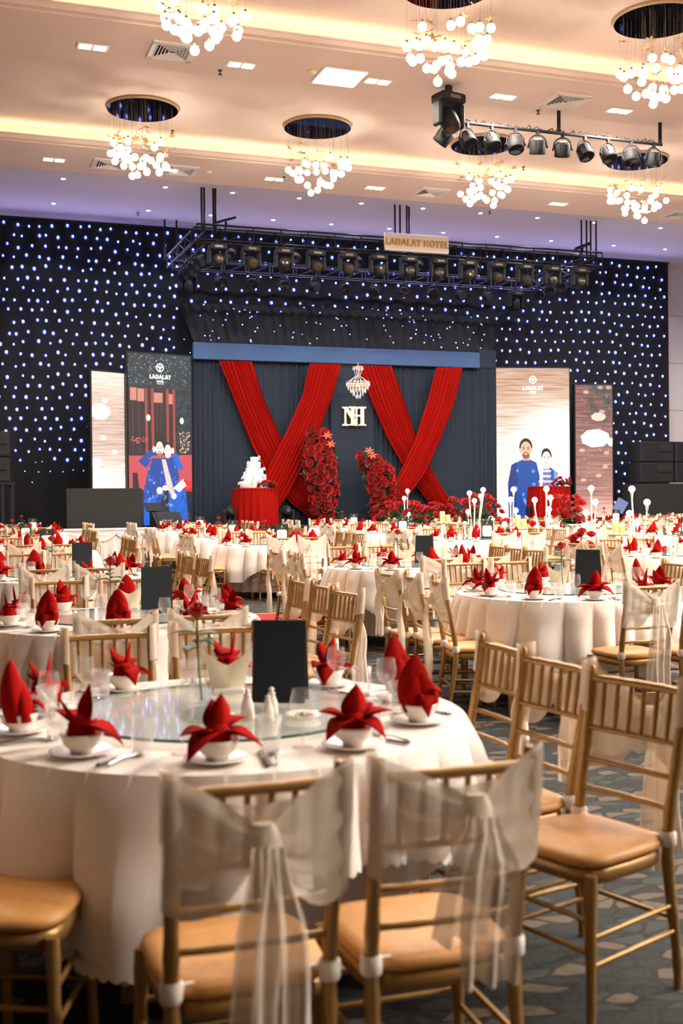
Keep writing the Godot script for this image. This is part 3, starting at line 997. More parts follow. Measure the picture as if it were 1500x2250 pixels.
func stage():
	var st = struct("stage_platform", box_mesh(Vector3(10.85, STAGE_Y / 2, -28.0), Vector3(15.0, STAGE_Y, 2.4)), M.panel_black)
	st.set_meta("kind", "thing")
	meta(st, "black raised stage platform in front of the drape", "stage")
	mi("edge_trim", box_mesh(Vector3(10.85, STAGE_Y - 0.03, -26.79), Vector3(15.0, 0.06, 0.02)), M.alu, st)
	# navy pleated drape, header panel
	meta(mi("navy_drape", pleated(6.05, 14.7, STAGE_Y + 0.02, 4.97, DRAPE_Z - 0.1, 0.13, 0.035, 6), M.navy, self), "navy pleated drape covering the back of the stage", "drape")
	meta(mi("flat_drape", pleated(9.75, 10.95, STAGE_Y + 0.02, 4.96, DRAPE_Z - 0.02, 0.6, 0.006, 4), M.navy, self), "smooth navy centre panel behind the monogram", "drape")
	var hd = thing("header_panel", "plain slate-grey header board above the stage drape", "header", Vector3(10.08, 5.165, DRAPE_Z))
	mi("board", bevel_mesh(Vector3.ZERO, Vector3(7.98, 0.42, 0.12), 0.01), M.header, hd)
	mi("return_board", bevel_mesh(Vector3(4.3, 0.06, -0.25), Vector3(0.55, 0.5, 0.3), 0.01), M.navy, hd)
	swag("red velvet swag behind, from the drape's outer corner crossing towards the rose column", [Vector2(6.73, 4.93), Vector2(7.14, 3.91), Vector2(7.58, 2.77), Vector2(7.91, 2.14), Vector2(8.56, 1.34), Vector2(9.23, 0.82)], [Vector2(7.60, 4.93), Vector2(7.87, 4.03), Vector2(8.35, 2.98), Vector2(8.90, 2.08), Vector2(9.46, 1.33), Vector2(10.0, 0.80)], -28.2, 9)
	swag("red velvet swag in front, falling from beside the small chandelier to the cake table", [Vector2(9.08, 4.91), Vector2(8.88, 4.04), Vector2(8.45, 3.14), Vector2(7.98, 2.29), Vector2(7.73, 1.77), Vector2(7.45, 1.0)], [Vector2(9.96, 4.91), Vector2(9.66, 4.0), Vector2(9.26, 3.04), Vector2(8.86, 2.18), Vector2(8.52, 1.55), Vector2(8.05, 0.95)], -28.03, 9)
	swag("red velvet swag behind, from beside the small chandelier crossing towards the portrait screen", [Vector2(10.5, 4.93), Vector2(10.86, 3.99), Vector2(11.33, 2.95), Vector2(11.79, 2.19), Vector2(12.33, 1.46), Vector2(12.93, 0.85)], [Vector2(11.45, 4.93), Vector2(11.75, 4.06), Vector2(12.13, 3.01), Vector2(12.58, 2.18), Vector2(12.94, 1.63), Vector2(13.41, 0.95)], -28.2, 9)
	swag("red velvet swag in front, falling from the drape's far corner to the short rose column", [Vector2(12.65, 4.91), Vector2(12.41, 4.0), Vector2(12.04, 2.95), Vector2(11.56, 2.07), Vector2(11.14, 1.47), Vector2(10.74, 0.85)], [Vector2(13.45, 4.93), Vector2(13.2, 4.02), Vector2(12.76, 2.96), Vector2(12.33, 2.07), Vector2(11.85, 1.47), Vector2(11.33, 0.88)], -28.03, 8)
	# monogram
	var mg = thing("monogram", "cream interlaced letters mounted on the navy drape", "monogram", Vector3(10.36, 3.56, DRAPE_Z + 0.06))
	for q in [["N", -0.085, 0.0, 0.0], ["H", 0.10, 0.01, 0.015]]:
		var o = mi("letter", text_mesh(q[0], 0.50, 0.03, "Droid Serif"), M.letter, mg)
		o.position = Vector3(q[1], q[2], q[3])
		o.scale = Vector3(0.92, 1.0, 1.0)
	# little crystal chandelier
	var ch = thing("drape_chandelier", "small crystal basket chandelier hanging before the navy drape", "chandelier", Vector3(10.37, 4.0, DRAPE_Z + 0.4))
	mi("rod", tube_mesh([Vector3(0, 0.95, 0), Vector3(0, 0.35, 0)], 0.012, 6), M.brass, ch)
	for q in [[0.13, 0.84], [0.30, 0.44], [0.26, 0.36], [0.18, 0.27]]:
		mi("ring", lathe_mesh([[q[0] - 0.008, q[1] - 0.01], [q[0] + 0.008, q[1] - 0.01], [q[0] + 0.008, q[1] + 0.01], [q[0] - 0.008, q[1] + 0.01]], 20), M.brass, ch)
	var bead = lathe_mesh([[0.0005, -0.055], [0.016, -0.015], [0.012, 0.02], [0.0005, 0.05]], 6)
	for q in [[0.13, 0.80, 12, 1.0], [0.30, 0.40, 22, 1.5], [0.26, 0.30, 18, 1.2], [0.20, 0.22, 14, 1.2], [0.13, 0.14, 9, 1.2], [0.06, 0.07, 5, 1.2]]:
		for k in q[2]:
			var a = TAU * k / q[2]
			var o = mi("crystal", bead, M.crystal_clear, ch)
			o.position = Vector3(q[0] * cos(a), q[1], q[0] * sin(a))
			o.scale = Vector3(1, q[3], 1)
	for k in 8:
		var a = TAU * k / 8
		mi("bead_chain", tube_mesh([Vector3(0.12 * cos(a), 0.80, 0.12 * sin(a)), Vector3(0.06 * cos(a), 0.6, 0.06 * sin(a)), Vector3(0.28 * cos(a), 0.44, 0.28 * sin(a))], 0.008, 4), M.crystal_clear, ch)
	var bulb = mi("bulb", ball_mesh(0.035, 6, 8), M.globe, ch)
	bulb.position = Vector3(0, 0.36, 0)
	omni("bulb_light", Vector3(0, 0.36, 0), 0.03, Color(1, 0.95, 0.9), 0.15, ch)
	# rose columns
	flower_column("tall column of red roses with lilies beside the red swag", [Vector3(9.18, 3.1, -27.6), Vector3(9.12, 2.5, -27.5), Vector3(9.28, 1.6, -27.5), Vector3(9.24, 0.93, -27.5)], 0.36, 120, 4, [Vector3(9.3, 3.0, -27.3), Vector3(9.38, 2.78, -27.25)])
	flower_column("short curved column of red roses under the monogram", [Vector3(10.52, 2.45, -27.6), Vector3(10.82, 2.1, -27.5), Vector3(10.86, 1.5, -27.5), Vector3(10.86, 0.93, -27.5)], 0.33, 96, 6, [Vector3(10.45, 2.62, -27.35), Vector3(10.52, 2.5, -27.3)])
	# cake table and cake
	var ct = thing("cake_table", "round table under a red velvet cloth carrying the white cake", "table", Vector3(7.39, STAGE_Y, -27.3))
	draped_table(ct, 0.53, 0.94, 0.01)
	var ck = thing("wedding_cake", "tall tiered white wedding cake trimmed with white flowers", "cake", Vector3(7.39, STAGE_Y + 0.94, -27.3))
	var y = 0.0
	var wf = rose_mesh(0.038, 12)
	var lv = []
	for q in [[0.36, 0.17], [0.29, 0.17], [0.22, 0.16], [0.155, 0.15], [0.10, 0.12]]:
		mi("tier", lathe_mesh([[0.0005, y], [q[0] - 0.008, y], [q[0], y + 0.01], [q[0], y + q[1] - 0.012], [q[0] - 0.012, y + q[1]], [0.0005, y + q[1]]], 28), M.icing, ck)
		for k in int(q[0] * 22):
			var a = rng.randf() * TAU
			var o = mi("sugar_flower", wf, M.white_flower, ck)
			o.position = Vector3((q[0] + 0.015) * cos(a), y + rng.randf_range(0.02, q[1]), (q[0] + 0.015) * sin(a))
			o.basis = Basis(Quaternion(Vector3.UP, Vector3(cos(a), 0.3, sin(a)).normalized()))
			if k % 3 == 0: lv.append(o.position * 1.05)
		y += q[1]
	foliage(ck, lv, 0.09)
	var rm = rose_mesh(0.05, 2)
	bouquet("rose_garland", "red roses laid at the foot of the white cake", Vector3(7.58, STAGE_Y + 0.94, -26.95), 12, Vector3(0.30, 0.09, 0.08), rm)
	# drinks table with tower of coupes
	var dt = thing("tower_table", "round red velvet table carrying the champagne glass tower", "table", Vector3(15.45, STAGE_Y, -26.95))
	dt.position.y = STAGE_Y
	draped_table(dt, 0.54, 0.94, 0.01)
	var cp = proto("champagne_glass")
	mi("glass", lathe_mesh([[0.03, 0.0], [0.03, 0.004], [0.005, 0.008], [0.005, 0.075], [0.03, 0.095], [0.045, 0.125], [0.043, 0.14]], 10), M.crystal_clear, cp)
	var ty = STAGE_Y + 0.945
	var tier = 0
	for lev in [4, 3, 3, 2, 2, 1]:
		tier += 1
		for i in lev:
			for j in mini(lev, 2):
				put(cp, "champagne_glass", "clear champagne coupe in the %s tier of the glass tower" % ORD[tier - 1], "glass", Vector3(15.30 + (i - (lev - 1) / 2.0) * 0.098, ty, -26.85 + (j - (mini(lev, 2) - 1) / 2.0) * 0.098), 0, "coupes in the champagne tower")
		ty += 0.141
	bouquet("rose_garland", "red roses laid beside the champagne tower", Vector3(15.72, STAGE_Y + 0.94, -26.72), 14, Vector3(0.24, 0.16, 0.10), rm)
	# stage floor lights
	var mh = moving_head_proto(M.lens)
	for q in [[6.64, -26.97, 0.5, "beside the cake table's outer side"], [8.12, -26.97, -0.4, "between cake table and tall rose column"], [15.95, -26.15, 0.3, "on the floor before the champagne table"]]:
		var o = put(mh, "moving_head_light", "black moving-head stage light " + q[3], "stage light", Vector3(q[0], STAGE_Y if q[1] < -26.8 else 0.0, q[1]), q[2], "moving heads on the stage floor")
		if q[1] > -26.8:
			o.position = Vector3(14.95, STAGE_Y, -26.95)
		o.get_node("head").basis = Basis(Vector3.RIGHT, 1.1)
	# wedge monitor with prompt plate
	var wd = thing("wedge_monitor", "black wedge floor monitor with white scribble at the stage edge", "speaker", Vector3(5.15, STAGE_Y, -27.05), 0.25)
	var s = begin()
	s.set_smooth_group(-1)
	var rings = []
	for x in [-0.36, 0.36]:
		rings.append([Vector3(x, 0, 0.2), Vector3(x, 0.0, -0.2), Vector3(x, 0.38, -0.2), Vector3(x, 0.38, -0.08), Vector3(x, 0.1, 0.2)])
	loft(s, rings, true, -1)
	mi("cabinet", done(s), M.panel_black, wd)
	var hv = []
	for k in 12: hv.append(Vector3(-0.2 + 0.022 * k, 0.16 + 0.05 * sin(k * 1.9), 0.165))
	mi("scribble", tube_mesh(hv, 0.007, 4), M.white_metal, wd)
	mi("grille", box_mesh(Vector3(0.02, 0.245, 0.066), Vector3(0.62, 0.30, 0.012), Basis(Vector3.RIGHT, -0.785)), M.rig, wd)
	var pr = thing("prompt_plate", "tilted black plate standing on the wedge monitor", "plate", Vector3(4.85, STAGE_Y + 0.38, -27.2), 0.25)
	mi("plate", box_mesh(Vector3(0, 0.12, 0), Vector3(0.42, 0.26, 0.02), Basis(Vector3.RIGHT, -0.7)), M.rig, pr)
	mi("foot", box_mesh(Vector3(0, 0.02, 0), Vector3(0.2, 0.04, 0.08)), M.rig, pr)
	var tp = thing("tilted_monitor", "tilted monitor panel in a painted blue-lit tone before the loudspeaker platform", "monitor", Vector3(17.0, 0, -26.0), -0.5)
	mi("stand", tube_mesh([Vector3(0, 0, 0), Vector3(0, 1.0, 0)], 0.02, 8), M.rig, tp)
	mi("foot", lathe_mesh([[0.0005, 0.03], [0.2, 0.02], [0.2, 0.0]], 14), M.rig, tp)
	mi("panel", bevel_mesh(Vector3.ZERO, Vector3(0.30, 0.40, 0.03), 0.008), mat(Color(0.30, 0.38, 0.55), 0.3), tp)  # blue light on the panel is put into its base colour
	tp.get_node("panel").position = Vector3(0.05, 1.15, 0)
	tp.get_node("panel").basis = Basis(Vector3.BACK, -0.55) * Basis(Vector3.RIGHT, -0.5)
	# screens
	screen("narrow LED screen of pale bokeh beside the garden portrait", Vector2(3.47, -27.5), Vector2(4.40, -27.95), 1.65, 4.50, print_bokeh(0), 1.15, false)
	screen("tall LED screen showing a couple in blue seated in a night garden", Vector2(4.37, -27.75), Vector2(6.02, -28.25), 0.80, 5.0, print_garden(), 1.4, true)
	screen("wide LED screen showing a standing couple in blue on pale streaks", Vector2(14.62, -28.35), Vector2(16.66, -27.9), 0.80, 4.98, print_couple(), 1.15, true)
	screen("narrow LED screen of brown bokeh beside the loudspeakers", Vector2(16.95, -28.05), Vector2(18.02, -27.85), 0.80, 4.54, print_bokeh(1), 1.15, false)
	# loudspeakers
	var lp = proto("loudspeaker")
	mi("cabinet", bevel_mesh(Vector3(0, 0.29, -0.3), Vector3(1.12, 0.57, 0.6), 0.01), M.rig, lp)
	var gr = mi("grille", bevel_mesh(Vector3(-0.30, 0.29, 0.008), Vector3(0.46, 0.53, 0.02), 0.006), M.dark_steel, lp)
	for k in 14: mi("bar", box_mesh(Vector3(-0.50 + 0.031 * k, 0.29, 0.022), Vector3(0.008, 0.50, 0.012)), M.alu, gr)
	mi("horn_frame", bevel_mesh(Vector3(0.27, 0.29, 0.006), Vector3(0.5, 0.5, 0.014), 0.005), M.black, lp)
	for q in [[0.43, 0.15], [0.20, 0.09]]:
		mi("horn", box_mesh(Vector3(0.27, q[0], 0.014), Vector3(0.42, q[1], 0.01)), M.vent_dark, lp)
	mi("fin", box_mesh(Vector3(0.27, 0.30, 0.03), Vector3(0.44, 0.02, 0.05)), M.black, lp)
	for i in 2:
		for j in 2:
			put(lp, "loudspeaker", "black loudspeaker cabinet, %s of the %s stack on the dark platform" % [["bottom", "top"][j], ["inner", "wall-side"][i]], "speaker", Vector3(19.12 + 1.16 * i, 1.77 + 0.585 * j, -27.3), 0, "loudspeakers by the wall")
	var pf = thing("speaker_platform", "dark skirted platform under the loudspeakers", "platform", Vector3(19.9, 0, -27.6))
	mi("skirt", bevel_mesh(Vector3(0, 0.87, 0), Vector3(3.0, 1.74, 0.8), 0.01), M.panel_black, pf)
	for j in 2:
		put(lp, "loudspeaker", "black loudspeaker cabinet, %s of the stack on the tall open stand" % ["bottom", "top"][j], "speaker", Vector3(1.0, 1.86 + 0.585 * j, -27.0), 0, "loudspeakers on the open stand")
	var os = thing("speaker_stand", "black open frame stand under the outer loudspeakers", "stand", Vector3(1.0, 0, -27.3))
	mi("deck", box_mesh(Vector3(0, 1.83, 0), Vector3(1.3, 0.06, 0.7)), M.rig, os)
	for q in [[-0.6, -0.3], [0.6, -0.3], [-0.6, 0.3], [0.6, 0.3], [0.38, 0.3]]:
		mi("leg", box_mesh(Vector3(q[0], 0.9, q[1]), Vector3(0.07, 1.8, 0.07)), M.rig, os)
	mi("brace", box_mesh(Vector3(0, 0.9, 0.3), Vector3(1.2, 0.05, 0.04)), M.rig, os)
	# black partition and long desk before it
	var bp = thing("black_partition", "plain matte black partition panel beside the garden screen", "partition", Vector3(3.60, 0, -26.5), 0.02)
	mi("panel", bevel_mesh(Vector3(0, 0.855, 0), Vector3(1.72, 1.70, 0.06), 0.008), M.panel_black, bp)
	for sx in [-0.7, 0.7]: mi("foot", box_mesh(Vector3(sx, 0.02, 0), Vector3(0.06, 0.04, 0.3)), M.rig, bp)
	var dk = thing("long_desk", "long cream-draped desk in front of the black partition", "desk", Vector3(3.72, 0, -25.9))
	mi("top_cloth", bevel_mesh(Vector3(0, 0.78, 0), Vector3(2.3, 0.03, 0.62), 0.01), M.cloth, dk)
	s = begin()
	sheet(s, 90, 5, func(u, v): return Vector3(-1.15 + 2.3 * u, 0.02 + 0.76 * v, 0.31 + 0.02 * sin(u * 70.0) * (1.0 - v)))
	for sx in [-1.15, 1.15]: sheet(s, 20, 5, func(u, v): return Vector3(sx + 0.012 * sin(u * 30.0) * (1.0 - v), 0.02 + 0.76 * v, -0.31 + 0.62 * u))
	mi("skirt", done(s), M.cloth, dk)
	for k in 4:
		s = begin()
		var x0 = -1.15 + 0.575 * k
		sheet(s, 14, 6, func(u, v): return Vector3(x0 + 0.575 * u, 0.775 - (0.10 + 0.16 * sin(PI * u)) * (1.0 - v), 0.335 + 0.02 * sin(v * 14.0)))
		mi("swag", done(s), M.cloth, dk)

func bouquet(called, label, pos, count, spread, rm, cat = "roses", group = ""):
	var t = thing(called, label, cat, pos, 0, group)
	var lv = []
	var stems = begin()
	for k in count:
		var q = Vector3(rng.randf_range(-1, 1) * spread.x, 0.05 + rng.randf() * spread.y, rng.randf_range(-1, 1) * spread.z)
		var o = mi("rose", rm, M.rose, t)
		o.position = q
		o.basis = Basis(Quaternion(Vector3.UP, Vector3(q.x, spread.y * 0.6 + 0.05, q.z + spread.z * 0.6).normalized()))
		for j in 3: lv.append(q * 0.8 + Vector3(rng.randf_range(-0.06, 0.06), -0.03, rng.randf_range(-0.06, 0.06)))
	foliage(t, lv, 0.10)
	return t

# -------------------------------------------------------------------- lighting rigs
func truss_beam(parent, a, b, w):
	# box truss between two points: four chords, each bay with verticals and a diagonal
	var d = (b - a).normalized()
	var side = d.cross(Vector3.UP).normalized() * w / 2
	var up = Vector3.UP * w / 2
	for q in [[1, 1], [1, -1], [-1, 1], [-1, -1]]:
		mi("chord", tube_mesh([a + side * q[0] + up * q[1], b + side * q[0] + up * q[1]], 0.022, 6), M.alu, parent)
	var L = a.distance_to(b)
	var n = int(L / 0.62)
	for k in n + 1:
		var c = a + d * L * k / n
		for q in [-1, 1]:
			mi("brace", tube_mesh([c + side * q - up, c + side * q + up], 0.015, 4), M.alu, parent)
		mi("brace", tube_mesh([c - side - up, c + side - up], 0.013, 4), M.alu, parent)
		if k < n:
			var e = a + d * L * (k + 1) / n
			mi("diagonal", tube_mesh([c + side * -1 - up, e + side * -1 + up], 0.011, 4), M.alu, parent)

func hanging_head_proto():
	# moving head hung upside down from a truss; origin at the clamp
	var p = proto("hung_moving_head")
	mi("clamp", box_mesh(Vector3(0, -0.015, 0), Vector3(0.08, 0.13, 0.06)), M.rig, p)
	mi("base", bevel_mesh(Vector3(0, -0.14, 0), Vector3(0.40, 0.13, 0.30), 0.02), M.rig, p)
	for q in [[-0.11, 0.04]]:
		mi("display", box_mesh(Vector3(0, -0.14, 0.151), Vector3(0.18, 0.045, 0.006)), mat(Color(0.42, 0.38, 0.33), 0.4), p)
	for sx in [-1, 1]:
		mi("yoke_arm", bevel_mesh(Vector3(0.19 * sx, -0.36, 0), Vector3(0.075, 0.34, 0.18), 0.025), M.rig, p)
	var s = begin()
	lathe(s, [[0.0005, -0.17], [0.10, -0.17], [0.13, -0.12], [0.135, 0.02], [0.12, 0.15], [0.095, 0.165]], 16)
	var h = mi("head", done(s), M.rig, p)
	h.position = Vector3(0, -0.43, 0)
	mi("lens", lathe_mesh([[0.096, 0.16], [0.06, 0.175], [0.0005, 0.18]], 14), M.amber_lens, h)
	return p

func par_proto():
	# par can in a yoke; origin at the clamp
	var p = proto("par_light")
	mi("clamp", box_mesh(Vector3(0, -0.01, 0), Vector3(0.05, 0.11, 0.05)), M.rig, p)
	var pts = []
	for k in 9:
		var a = PI * k / 8
		pts.append(Vector3(0.155 * cos(a), -0.20 + 0.15 * sin(a) if k > 0 and k < 8 else -0.24, 0))
	mi("yoke", tube_mesh(pts, 0.014, 6), M.rig, p)
	var s = begin()
	lathe(s, [[0.0005, -0.12], [0.10, -0.12], [0.125, -0.09], [0.132, 0.02], [0.138, 0.11], [0.125, 0.125], [0.118, 0.115]], 18)
	for k in 6:
		var a = TAU * k / 6
		box(s, Vector3(0.128 * cos(a), -0.03, -0.128 * sin(a)), Vector3(0.02, 0.13, 0.02), Basis(Vector3.UP, a))
	var c = mi("can", done(s), M.rig, p)
	c.position = Vector3(0, -0.25, 0)
	mi("lens", lathe_mesh([[0.118, 0.112], [0.0005, 0.118]], 16), M.lens, c)
	mi("rear_plate", bevel_mesh(Vector3(0, -0.127, 0), Vector3(0.11, 0.016, 0.09), 0.004), M.white_metal, c)
	for sx in [-1, 1]:
		var k = mi("knob", lathe_mesh([[0.0005, 0.0], [0.022, 0.0], [0.022, 0.025], [0.0005, 0.027]], 8), M.rig, p)
		k.position = Vector3(0.15 * sx, -0.25, 0)
		k.rotation.z = -PI / 2 * sx
	return p

func trusses():
	var hh = hanging_head_proto()
	var par = par_proto()
	var y = 7.45
	var t = thing("stage_truss", "black box-truss frame hung under the ceiling before the stage", "truss")
	truss_beam(t, Vector3(5.55, y, -25.4), Vector3(16.05, y, -25.4), 0.34)
	truss_beam(t, Vector3(5.65, y - 0.05, -25.6), Vector3(5.65, y - 0.05, -28.5), 0.30)
	truss_beam(t, Vector3(15.9, y - 0.05, -25.6), Vector3(15.9, y - 0.05, -28.5), 0.30)
	truss_beam(t, Vector3(5.65, y - 0.1, -28.5), Vector3(15.9, y - 0.1, -28.5), 0.26)
	for q in [[5.68, -25.3], [5.74, -25.3], [5.95, -25.3], [6.0, -25.3], [10.42, -25.4], [10.55, -25.4], [10.73, -25.4], [10.83, -25.5], [15.55, -25.4], [15.7, -25.4], [15.82, -25.4], [15.98, -25.4], [5.45, -28.5], [5.75, -28.5]]:
		mi("hanger", tube_mesh([Vector3(q[0], y, q[1]), Vector3(q[0], STAGE_CEIL, q[1])], 0.024, 6), M.rig, t)
	for k in 13:
		var x = 6.02 + 0.78 * k
		var o = put(hh, "hung_moving_head", "black moving head under the front stage truss, %s from its outer end" % ORD[k], "stage light", Vector3(x, y - 0.19, -25.23), 0.0, "moving heads under the front truss")
		o.get_node("head").basis = Basis(Vector3.RIGHT, rng.randf_range(1.2, 2.0)) * Basis(Vector3.BACK, rng.randf_range(-0.3, 0.3))
		if k % 2 == 1:
			var c = put(par, "par_light", "small black par can on the front truss, before the %s moving head" % ORD[k], "stage light", Vector3(x - 0.39, y - 0.17, -25.57), rng.randf_range(-0.5, 0.5), "par cans on the front truss")
			c.scale = Vector3.ONE * 0.8
			c.get_node("can").basis = Basis(Vector3.RIGHT, 2.3)
	for k in 12:
		var x = 6.0 + 0.84 * k
		var big = k == 0 or k == 11
		var o = put(hh if big else par, "hung_moving_head" if big else "par_light", "dark %s under the rear stage truss, %s from its outer end" % ["moving head" if big else "par can", ORD[k]], "stage light", Vector3(x, y - 0.25, -28.37), rng.randf_range(-0.4, 0.4), "lights under the rear truss")
		if not big: o.get_node("can").basis = Basis(Vector3.RIGHT, 1.9)
	for k in 4:
		for sx in [5.80, 15.75]:
			var o = put(par, "par_light", "dark par can under the %s side truss, %s from the front" % ["outer" if sx < 9.0 else "wall-side", ORD[k]], "stage light", Vector3(sx, y - 0.22, -26.1 - 0.6 * k), 0.7 if sx < 9.0 else -0.7, "lights under the side trusses")
			o.get_node("can").basis = Basis(Vector3.RIGHT, 1.8)
	for q in [[6.25, 0.4, "outer"], [15.55, -0.4, "wall-side"]]:
		var f = thing("flood_light", "flat dark floodlight tilted on top of the truss, %s end" % q[2], "floodlight", Vector3(q[0], y + 0.17, -25.35), q[1])
		mi("bracket", box_mesh(Vector3(0, 0.06, 0), Vector3(0.04, 0.12, 0.04)), M.rig, f)
		mi("housing", box_mesh(Vector3(0, 0.16, 0.0), Vector3(0.42, 0.05, 0.26), Basis(Vector3.BACK, 0.35)), M.rig, f)
	# hotel sign on the truss
	var sg = thing("hotel_sign", "cream sign board with gold capital letters on the stage truss", "sign", Vector3(10.86, 7.50, -25.12))
	mi("board", bevel_mesh(Vector3.ZERO, Vector3(1.66, 0.42, 0.06), 0.01), M.sign, sg)
	var tx = mi("lettering", text_mesh("LADALAT HOTEL", 0.155, 0.03, "Droid Sans"), M.sign_gold, sg)
	tx.position = Vector3(0, -0.005, 0.045)
	# ceiling lighting bar with par cans
	var bz = -17.12
	var by = 7.64
	var bar = thing("lighting_bar", "long black lighting bar hung below the mid-hall soffit", "bar")
	mi("pipe", tube_mesh([Vector3(7.78, by, bz), Vector3(12.12, by, bz)], 0.028, 8), M.rig, bar)
	for x in [8.1, 10.05, 12.08]:
		mi("drop_rod", box_mesh(Vector3(x, (by + SOFFIT) / 2, bz), Vector3(0.05, SOFFIT - by, 0.04)), M.rig, bar)
	for k in 9:
		var x = 8.02 + 0.45 * k
		var pts = []
		for j in 8: pts.append(Vector3(x + j * 0.05, by + 0.04 + 0.03 * sin(j * 2.3 + k), bz + 0.03 * cos(j * 1.7 + k)))
		mi("cable", tube_mesh(pts, 0.009, 4), M.rig, bar)
	var px = [7.90, 8.33, 8.78, 9.22, 9.64, 10.12, 10.56, 11.02, 11.49, 11.95]
	for k in px.size():
		var o = put(par, "par_light", "black par can on the ceiling lighting bar, number %s from its wall end" % ["ten", "nine", "eight", "seven", "six", "five", "four", "three", "two", "one"][k], "stage light", Vector3(px[k], by - 0.02, bz), [0.9, 0.3, 0.15, -0.2, -0.3, -0.35, 0.1, 0.1, -0.4, 0.0][k], "par cans on the lighting bar")
		o.get_node("can").basis = Basis(Vector3.RIGHT, PI + [0.7, -0.6, -0.55, -0.45, 0.3, 0.4, -0.5, -0.5, -0.3, 0.2][k])
	for q in [[7.75, "head end"], [12.72, "wall end"]]:
		var o = put(hh, "hung_moving_head", "large black moving head under the soffit at the lighting bar's %s" % q[1], "stage light", Vector3(q[0], SOFFIT - 0.06, -16.6), 0.25, "moving heads by the lighting bar")
		o.scale = Vector3.ONE * 1.15
		o.get_node("head").basis = Basis(Vector3.RIGHT, 2.6)

